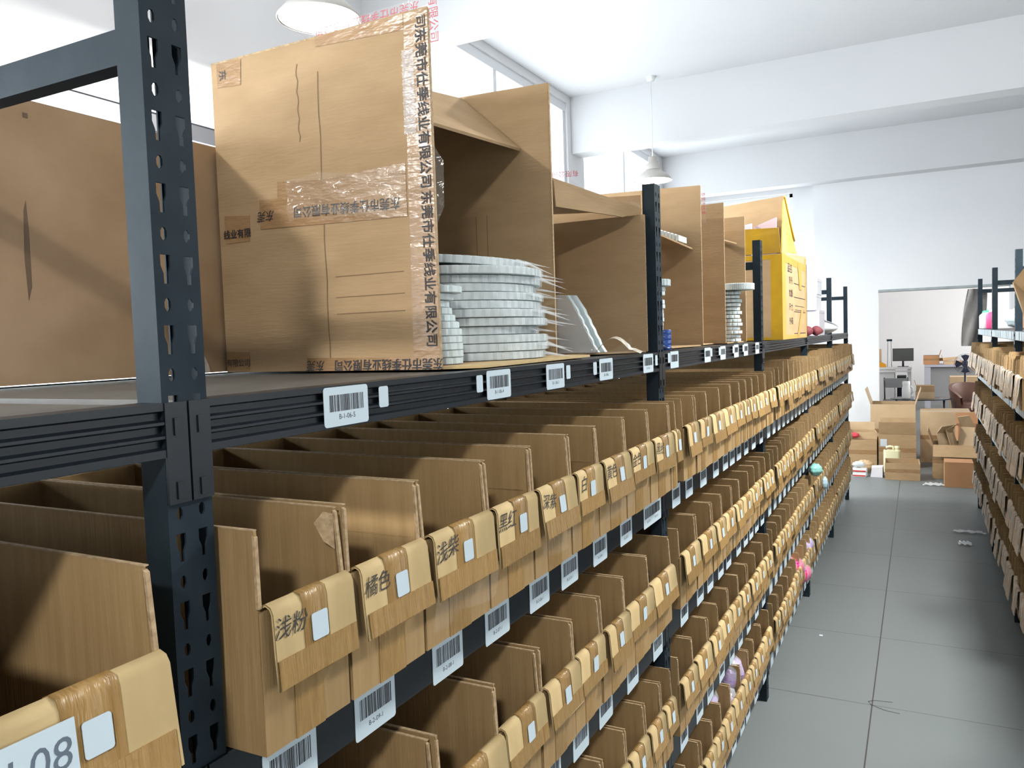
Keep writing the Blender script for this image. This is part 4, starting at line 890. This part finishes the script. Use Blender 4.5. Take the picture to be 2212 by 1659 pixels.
def carton(label, x0, x1, y0, y1, z0, h, m=None, flaps='', rz=0.0, cat='carton', name='cardboard_carton', fl=0.5, closed=False, tape=True, group=None):
    """a box at (x0..x1, y0..y1) with walls, floor, raised or fallen flaps; flaps: letters n(ear) f(ar) l r, capital = hanging outwards, lower = raised"""
    m = m or M_CARDB; cx, cy = (x0+x1)/2, (y0+y1)/2; wx, wy = (x1-x0)/2, (y1-y0)/2; t = thing(name, label, cat, (cx, cy, z0), rz, group); th = 0.006
    mb = MB()
    mb.box((-wx, -wy, 0.001), (wx, -wy+th, h)); mb.box((-wx, wy-th, 0.001), (wx, wy, h)); mb.box((-wx, -wy+th, 0.001), (-wx+th, wy-th, h)); mb.box((wx-th, -wy+th, 0.001), (wx, wy-th, h)); mb.box((-wx+th, -wy+th, 0.001), (wx-th, wy-th, 0.008))
    if closed: mb.box((-wx+th, -wy+th, h-0.008), (wx-th, wy-th, h-0.001))
    mb.build('body', m, t)
    for c in flaps:
        L = fl*min(wx, wy)*1.6; o = c.lower(); out = c.isupper(); s = 1 if not out else -1
        dz = L*0.94*s if not out else -L*0.75; dd = L*0.3 if not out else L*0.6
        mb = MB()
        if o == 'n': mb.panel((-wx+th, -wy, h), (wx-th, -wy, h), (wx-th, -wy-dd, h+dz), (-wx+th, -wy-dd, h+dz), th)
        if o == 'f': mb.panel((-wx+th, wy, h), (wx-th, wy, h), (wx-th, wy+dd, h+dz), (-wx+th, wy+dd, h+dz), th)
        if o == 'l': mb.panel((-wx, -wy+th, h), (-wx, wy-th, h), (-wx-dd, wy-th, h+dz), (-wx-dd, -wy+th, h+dz), th)
        if o == 'r': mb.panel((wx, -wy+th, h), (wx, wy-th, h), (wx+dd, wy-th, h+dz), (wx+dd, -wy+th, h+dz), th)
        mb.build('flap', m, t)
    if tape and h > 0.12:
        mb = MB(); mb.box((-wx, -wy-0.0008, h*0.46), (wx, -wy, h*0.46+min(0.05, h*0.2))); mb.build('tape', M_TAPEB, t)
    return t
M_ORG = mat('orange_carton', (0.50, 0.255, 0.12), 0.7, noise=(0.44, 0.22, 0.10), nscale=8); M_LTC = mat('light_carton', (0.56, 0.40, 0.24), 0.7, noise=(0.50, 0.35, 0.20), nscale=7)
carton('tan carton standing at the back of the top shelf across the aisle', 1.26, 1.52, 6.55, 6.9, ZS+0.001, 0.35, M_ORG)
carton('flat tan carton lying under the upright one across the aisle', 1.30, 1.54, 7.0, 7.5, ZS+0.001, 0.17, M_ORG)
carton('narrow light carton standing on end next to the middle post across the aisle', 1.22, 1.29, 5.9, 6.0, ZS+0.001, 0.26, M_LTC)
t = thing('cardboard_sheet', 'large tan cardboard sheet leaning out over the top shelf at the frame edge', 'cardboard', (1.10, 4.5, ZS))
mb = MB(); mb.panel((1.045, 4.30, ZS+0.004), (1.20, 4.42, ZS+0.004), (1.08, 4.10, 1.96), (0.985, 4.36, 1.805), 0.006); part('sheet', mb, M_LTC, t)

# ------------------------------------------------------------------ the heap of cartons beyond the racks
carton('low wide brown carton, open and empty, standing forward on the floor', 0.262, 0.595, 9.17, 9.52, 0.0, 0.178, M_CARDB, '', 0.03)
carton('closed orange brown carton standing alone at the end of the rack across the aisle', 0.815, 1.065, 8.90, 9.16, 0.0, 0.252, M_ORG, '', 0.0, closed=True, tape=False)
carton('brown carton bearing a grey label, its back flap raised', 0.170, 0.560, 10.0, 10.38, 0.0, 0.385, M_CARDB, 'fn', 0.0)
t = bpy.context.scene.objects[-1]
lab = MB().box((0, 0, 0), (0.07, 0.0006, 0.085)).build('sticker', mat('grey_sticker', (0.52, 0.56, 0.60), 0.6), None); lab.parent = [o for o in S.objects if o.name.startswith('cardboard_carton') and 'grey label' in o.get('label', '')][0]; lab.location = (-0.175, -0.1925, 0.24)
carton('brown carton beside the end post with papers heaped on it', -0.17, 0.155, 9.98, 10.36, 0.0, 0.31, M_CARDB, '', 0.0, closed=True)
carton('light carton lying open on top of the carton beside the end post', -0.16, 0.14, 10.05, 10.3, 0.3105, 0.08, M_LTC, 'lf', 0.12)
carton('large light brown carton with yellowish tape behind the labelled one', 0.60, 1.12, 10.45, 10.95, 0.0, 0.60, M_LTC, '', 0.0, closed=True)
carton('wide brown carton at the back of the heap with raised flaps', 0.05, 0.55, 10.75, 11.25, 0.0, 0.66, M_LTC, 'lr', 0.0)
carton('open brown carton crammed with folded cardboard', 0.72, 1.16, 9.36, 9.74, 0.0, 0.36, M_CARDB, 'lN', -0.03)
carton('tan carton stacked against the rack end, open to the top', 0.96, 1.28, 9.85, 10.2, 0.0, 0.50, M_ORG, 'rf', 0.05)
for k, (c, s, lb) in enumerate((((0.86, 9.52, 0.40), ((0.09, 0.16), 0.5), 'folded tan cardboard piece sticking up from the crammed carton'), ((1.02, 9.56, 0.44), ((0.07, 0.22), -0.5), 'creased cardboard offcut leaning in the crammed carton'), ((0.93, 9.62, 0.46), ((0.12, 0.10), 1.2), 'rolled cardboard strip across the crammed carton'))):
    t = thing('cardboard_piece', lb, 'cardboard', c, s[1])
    mb = MB(); a, b = s[0]; mb.panel((-a, 0, -0.12), (a, 0.02, -0.12), (a, 0.07, b*0.4), (-a, 0.05, b*0.4), 0.006); mb.panel((-a, 0.05, b*0.4), (a, 0.07, b*0.4), (a*0.8, -0.02, b), (-a*0.9, -0.03, b*0.9), 0.006); mb.build('sheet', M_LTC, t)
t = thing('jerrycan', 'pale yellow plastic jerrycan standing behind the low open carton', 'jerrycan', (0.32, 9.70, 0.0))
M_JC = mat('pale_yellow_plastic', (0.78, 0.76, 0.50), 0.4)
mb = MB(); pr = []
for cx, cy, a0 in ((0.055, 0.035, 0), (-0.055, 0.035, 90), (-0.055, -0.035, 180), (0.055, -0.035, 270)):
    for k in range(5): a = math.radians(a0+90*k/4); pr.append((cx+0.03*math.cos(a), cy+0.03*math.sin(a)))
mb.prism(pr, 'z', 0.001, 0.24, 0, True); mb.build('body', M_JC, t)
mb = MB(); mb.tube([(-0.06, 0, 0.238), (-0.055, 0, 0.275), (-0.02, 0, 0.285), (0.012, 0, 0.28), (0.015, 0, 0.238)], 0.012, 10); mb.build('handle', M_JC, t)
MB().lathe([(0.022, 0.238), (0.022, 0.262), (0.026, 0.264), (0.026, 0.288), (0, 0.288)], c=(0.052, 0, 0), n=18).build('cap', M_JC, t)
t = thing('white_parcel', 'white wrapped parcel on the floor beside the low open carton', 'parcel', (0.18, 9.33, 0)); m = MB(); m.hexa([(-0.06, -0.05, 0.001), (0.06, -0.06, 0.001), (0.07, 0.08, 0.001), (-0.06, 0.08, 0.001), (-0.045, -0.045, 0.10), (0.06, -0.05, 0.115), (0.065, 0.06, 0.12), (-0.05, 0.06, 0.11)]); m.build('wrapping', mat('white_wrap', (0.66, 0.65, 0.70), 0.4), t)
t = thing('plastic_pack', 'white and red printed pack standing on the floor at the rack end', 'pack', (0.015, 9.30, 0)); m = MB(); m.hexa([(-0.07, -0.04, 0.001), (0.06, -0.04, 0.001), (0.075, 0.06, 0.001), (-0.07, 0.06, 0.001), (-0.07, -0.035, 0.09), (0.065, -0.03, 0.09), (0.07, 0.05, 0.09), (-0.07, 0.05, 0.09)]); m.build('pack', M_WHITEP, t)
m = MB(); m.box((-0.068, -0.0425, 0.008), (0.058, -0.0405, 0.020)); m.box((-0.068, -0.0420, 0.058), (0.06, -0.0385, 0.070)); m.build('red_print', mat('red_plastic', (0.62, 0.03, 0.03), 0.4), t)
t = thing('paper_bag', 'crumpled brown paper bag on the floor in front of the heap', 'bag', (0.045, 9.55, 0.075)); bag_blob(MB(), (0, 0, 0), 0.074, 44, sq=(1.3, 1.0, 0.9)).build('paper', M_LTC, t)
t = thing('plastic_bag', 'crumpled white plastic bag on top of the printed pack', 'bag', (0.0, 9.32, 0.128)); bag_blob(MB(), (0, 0, 0), 0.04, 47, sq=(1.6, 1.0, 0.8)).build('film', film('bag_white', (0.75, 0.8, 0.84), 0.8, 0.25), t)
for k, (x, y, lb) in enumerate(((0.72, 8.98, 'shiny scrap of clear plastic on the floor before the orange carton'), (0.93, 6.98, 'thin strip of clear plastic lying near the foot of the rack across the aisle'), (0.89, 6.60, 'small crumpled scrap of plastic film alone on the floor'))):
    t = thing('plastic_scrap', lb, 'scrap', (x, y, 0.001)); a, b = ((0.10, 0.07), (0.12, 0.035), (0.05, 0.05))[k]
    MB().grid(14, 8, lambda u, v: (a*(u-0.5)*2*(1-0.3*v), b*(v-0.5)*2, 0.003+0.012*abs(math.sin(9*u+5*v+k)))).build('film', film('scrap_film_%d' % k, (0.9, 0.95, 0.97), 0.55, 0.12), t)
t = thing('plastic_bag', 'small red bag on the heap beside the end post of the long rack', 'bag', (-0.10, 10.02, 0.36)); bag_blob(MB(), (0, 0, 0), 0.045, 61, sq=(1.5, 1, 0.7)).build('bag', mat('red_film', (0.62, 0.05, 0.07), 0.35), t)
t = thing('thread', 'loop of dark thread lying across a floor joint', 'thread', (0.43, 3.62, 0.0)); MB().tube([(0.06, 0.06, 0.0015), (-0.01, 0.05, 0.0015), (-0.035, 0.03, 0.0015), (-0.02, 0.0, 0.0015), (0.03, -0.03, 0.0015), (0.09, -0.04, 0.0015)], 0.0008, 5).build('strand', M_INK, t)
t = thing('paper_scrap', 'tiny white paper scrap on the floor in front of the third bay', 'scrap', (0.13, 4.36, 0.0005)); MB().box((-0.008, -0.008, 0), (0.008, 0.01, 0.002)).build('paper', M_LABEL, t)

# ------------------------------------------------------------------ the workshop beyond the opening
M_DESK = mat('white_laminate', (0.74, 0.74, 0.75), 0.4); M_BLK = mat('black_metal', (0.015, 0.015, 0.018), 0.4); M_LILG = mat('grey_lilac_laminate', (0.42, 0.43, 0.50), 0.5)
t = thing('desk', 'white office desk with a monitor on it against the back wall', 'desk', (0.15, 17.85, 0))
MB().box((-0.75, -0.35, 0.755), (0.31, 0.35, 0.80)).build('desk_top', M_DESK, t)
MB().box((-0.73, -0.32, 0.12), (-0.0, 0.30, 0.755)).build('cabinet', M_DESK, t); MB().box((0.23, -0.32, 0.0), (0.30, 0.32, 0.755)).build('leg', M_DESK, t); MB().box((-0.73, -0.26, 0.0), (0.0, 0.30, 0.12)).build('plinth', M_BLK, t)
MB().box((-0.75, -0.355, 0.70), (0.30, -0.35, 0.745)).build('drawer', M_DESK, t)
t = thing('computer_tower', 'black computer tower under the white desk', 'computer', (0.30, 17.82, 0)); MB().box((-0.11, -0.2, 0.002), (0.055, 0.2, 0.62)).build('case', M_BLK, t); MB().box((-0.10, -0.204, 0.05), (0.045, -0.2, 0.58)).build('front_panel', M_STEEL, t)
t = thing('monitor', 'dark computer monitor on the white desk', 'monitor', (0.30, 17.72, 0.80))
MB().box((-0.19, -0.012, 0.115), (0.19, 0.02, 0.37)).build('housing', M_BLK, t); MB().box((-0.182, -0.014, 0.125), (0.182, -0.012, 0.362)).build('screen', mat('dark_screen', (0.06, 0.065, 0.062), 0.3), t); MB().tube([(0, 0.02, 0.0), (0, 0.02, 0.2)], 0.02, 10).build('stand', M_BLK, t); MB().box((-0.10, -0.06, 0.0005), (0.10, 0.08, 0.01)).build('foot', M_BLK, t)
t = thing('wire_stand', 'thin metal stand beside the monitor', 'stand', (0.055, 17.7, 0.80)); 
for dx in (-0.04, 0.04): MB().tube([(dx, 0, 0.001), (dx*0.7, 0, 0.52)], 0.005, 6).build('rod', M_ALU, t)
MB().box((-0.05, -0.03, 0.52), (0.05, 0.03, 0.56)).build('head', M_STEEL, t)
t = thing('tape_dispenser', 'orange yellow tape dispenser on the white desk', 'dispenser', (-0.10, 17.62, 0.80)); MB().prism([(-0.07, 0.001), (0.10, 0.001), (0.09, 0.06), (0.02, 0.10), (-0.06, 0.08)], 'y', -0.03, 0.03).build('body', mat('orange_plastic', (0.72, 0.32, 0.01), 0.4), t)
carton('tall narrow tan carton at the edge of the white desk', -0.19, -0.10, 17.8, 17.95, 0.801, 0.36, M_LTC, tape=False)
t = thing('work_table', 'grey work table behind the brown chair, piled with cardboard', 'table', (1.15, 17.2, 0)); MB().box((-0.47, -0.4, 0.83), (0.9, 0.4, 0.87)).build('table_top', M_LILG, t)
for sx in (-0.42, 0.85):
    for sy in (-0.35, 0.35): MB().box((sx-0.05, sy-0.04, 0), (sx+0.05, sy+0.04, 0.83)).build('leg', M_LILG, t)
MB().box((-0.37, -0.30, 0.10), (0.80, -0.29, 0.83)).build('front_panel', mat('mid_grey_laminate', (0.26, 0.26, 0.27), 0.6), t)
carton('tan carton on the grey work table', 0.66, 0.93, 16.95, 17.25, 0.8705, 0.17, M_ORG, 'r')
carton('flat light carton lying on the grey work table', 1.0, 1.35, 16.9, 17.2, 0.8705, 0.06, M_LTC, 'l', tape=False)
t = thing('cardboard_piece', 'curled cardboard scrap on the grey work table', 'cardboard', (1.08, 17.05, 0.931)); m = MB(); m.panel((-0.15, -0.1, 0.004), (0.15, -0.1, 0.03), (0.15, 0.1, 0.07), (-0.15, 0.1, 0.05), 0.006); m.build('sheet', M_LTC, t)
t = thing('side_table', 'low black glass table holding a white jug and parcels', 'table', (0.60, 13.2, 0)); MB().prism([(0.33*math.cos(a*math.pi/12)*(1.25), 0.33*math.sin(a*math.pi/12)) for a in range(24)], 'z', 0.525, 0.54).build('table_top', mat('black_glass', (0.03, 0.045, 0.05), 0.1), t)
for sx in (-0.33, 0.33):
    for sy in (-0.15, 0.15): MB().tube([(sx, sy, 0.0), (sx*0.95, sy, 0.525)], 0.012, 8).build('leg', M_BLK, t)
t = thing('jug', 'white plastic jug with a handle on the black glass table', 'jug', (0.42, 13.05, 0.5405)); MB().lathe([(0, 0.0005), (0.055, 0.001), (0.06, 0.01), (0.06, 0.15), (0.048, 0.19), (0.052, 0.215), (0.05, 0.26), (0.0, 0.262)], n=24).build('body', M_WHITEP, t); MB().tube([(0.058, 0, 0.07), (0.085, 0, 0.09), (0.085, 0, 0.16), (0.052, 0, 0.19)], 0.010, 8).build('handle', M_WHITEP, t)
carton('small brown parcel under another on the black glass table', 0.54, 0.79, 13.1, 13.3, 0.5405, 0.10, M_LTC, closed=True)
carton('small brown parcel stacked on top of another on the black glass table', 0.55, 0.79, 13.1, 13.3, 0.641, 0.09, M_CARDB, 'l', closed=True)
t = thing('wire_chair', 'black wire framed chair behind the low glass table', 'chair', (0.26, 13.75, 0)); 
for sx in (-0.16, 0.16):
    MB().tube([(sx, -0.16, 0), (sx, -0.15, 0.44)], 0.011, 8).build('leg', M_BLK, t); MB().tube([(sx, 0.20, 0), (sx, 0.17, 0.44)], 0.011, 8).build('leg', M_BLK, t); MB().tube([(sx, 0.17, 0.44), (sx*1.05, 0.24, 0.80)], 0.011, 8).build('back_post', M_BLK, t)
MB().box((-0.18, -0.18, 0.44), (0.18, 0.18, 0.46)).build('seat', M_BLK, t); MB().box((-0.17, 0.222, 0.64), (0.17, 0.24, 0.79)).build('backrest', mat('grey_mesh', (0.25, 0.26, 0.27), 0.6), t)
M_BRN = mat('brown_leather', (0.135, 0.062, 0.042), 0.45)
t = thing('armchair', 'brown tub armchair on thin legs turned to the low table', 'chair', (1.32, 13.5, 0), 0.5)
def tub(u, v):
    a = -0.5+ (math.pi+1.0)*u; q = 0.30+0.05*v; hgt = 0.34+(0.20+0.20*math.sin(math.pi*u)**0.7)*v
    return (q*math.cos(a), q*math.sin(a)*0.9, hgt)
mb = MB(); mb.grid(28, 6, tub); mb.grid(28, 6, lambda u, v: Vector(tub(u, v))*1.0+Vector((-0.05*math.cos(-0.5+(math.pi+1)*u), -0.045*math.sin(-0.5+(math.pi+1)*u), 0)))
mb.grid(28, 1, lambda u, v: Vector(tub(u, 1))-Vector((0.05*math.cos(-0.5+(math.pi+1)*u), 0.045*math.sin(-0.5+(math.pi+1)*u), 0))*v); mb.build('backrest', M_BRN, t)
mb = MB(); mb.lathe([(0, 0.34), (0.28, 0.34), (0.30, 0.37), (0.30, 0.42), (0.27, 0.45), (0, 0.46)], n=28); mb.build('seat', M_BRN, t)
for sx in (-0.2, 0.2):
    for sy in (-0.2, 0.2): MB().tube([(sx*1.15, sy*1.15, 0), (sx, sy, 0.345)], 0.014, 8).build('leg', M_BLK, t)
t = thing('pedestal_fan', 'dark blue pedestal fan standing behind the brown armchair', 'fan', (1.25, 14.6, 0)); M_FAN = mat('dark_blue_plastic', (0.05, 0.055, 0.10), 0.4)
MB().tube([(0, 0.05, 0.02), (0, 0.05, 0.95)], 0.018, 10).build('pole', M_BLK, t); MB().lathe([(0, 0.001), (0.20, 0.001), (0.20, 0.02), (0.03, 0.045), (0, 0.045)], c=(0, 0.05, 0), n=26).build('base', M_BLK, t)
mb = MB()
for k in range(7):
    r = 0.03+0.022*k
    mb.tube([(r*math.cos(a*math.pi/12), -0.06+0.02*(k/6)**2, 0.98+r*math.sin(a*math.pi/12)) for a in range(25)], 0.0022, 5)
for k in range(16): a = k*math.pi/8; mb.tube([(0.02*math.cos(a), -0.065, 0.98+0.02*math.sin(a)), (0.165*math.cos(a), -0.04, 0.98+0.165*math.sin(a))], 0.002, 5)
mb.build('guard', M_FAN, t); mb = MB()
for k in range(4):
    a0 = k*math.pi/2; mb.add([(0.02*math.cos(a0), -0.015, 0.98+0.02*math.sin(a0)), (0.145*math.cos(a0-0.45), -0.03, 0.98+0.145*math.sin(a0-0.45)), (0.15*math.cos(a0), -0.015, 0.98+0.15*math.sin(a0)), (0.145*math.cos(a0+0.45), 0.0, 0.98+0.145*math.sin(a0+0.45))], [(0, 1, 2, 3), (3, 2, 1, 0)])
mb.build('blades', M_FAN, t); MB().lathe([(0, -0.07), (0.05, -0.06), (0.055, 0.05), (0.03, 0.09), (0, 0.095)], n=18).build('motor', M_FAN, t); [o for o in t.children if o.name.startswith('motor')][0].matrix_local = Matrix.Translation((0, 0.04, 0.98)) @ Matrix.Rotation(math.radians(-90), 4, 'X')
carton('yellowish carton standing behind the brown armchair', 1.05, 1.5, 15.1, 15.5, 0.0, 0.74, M_LTC, '', closed=True)
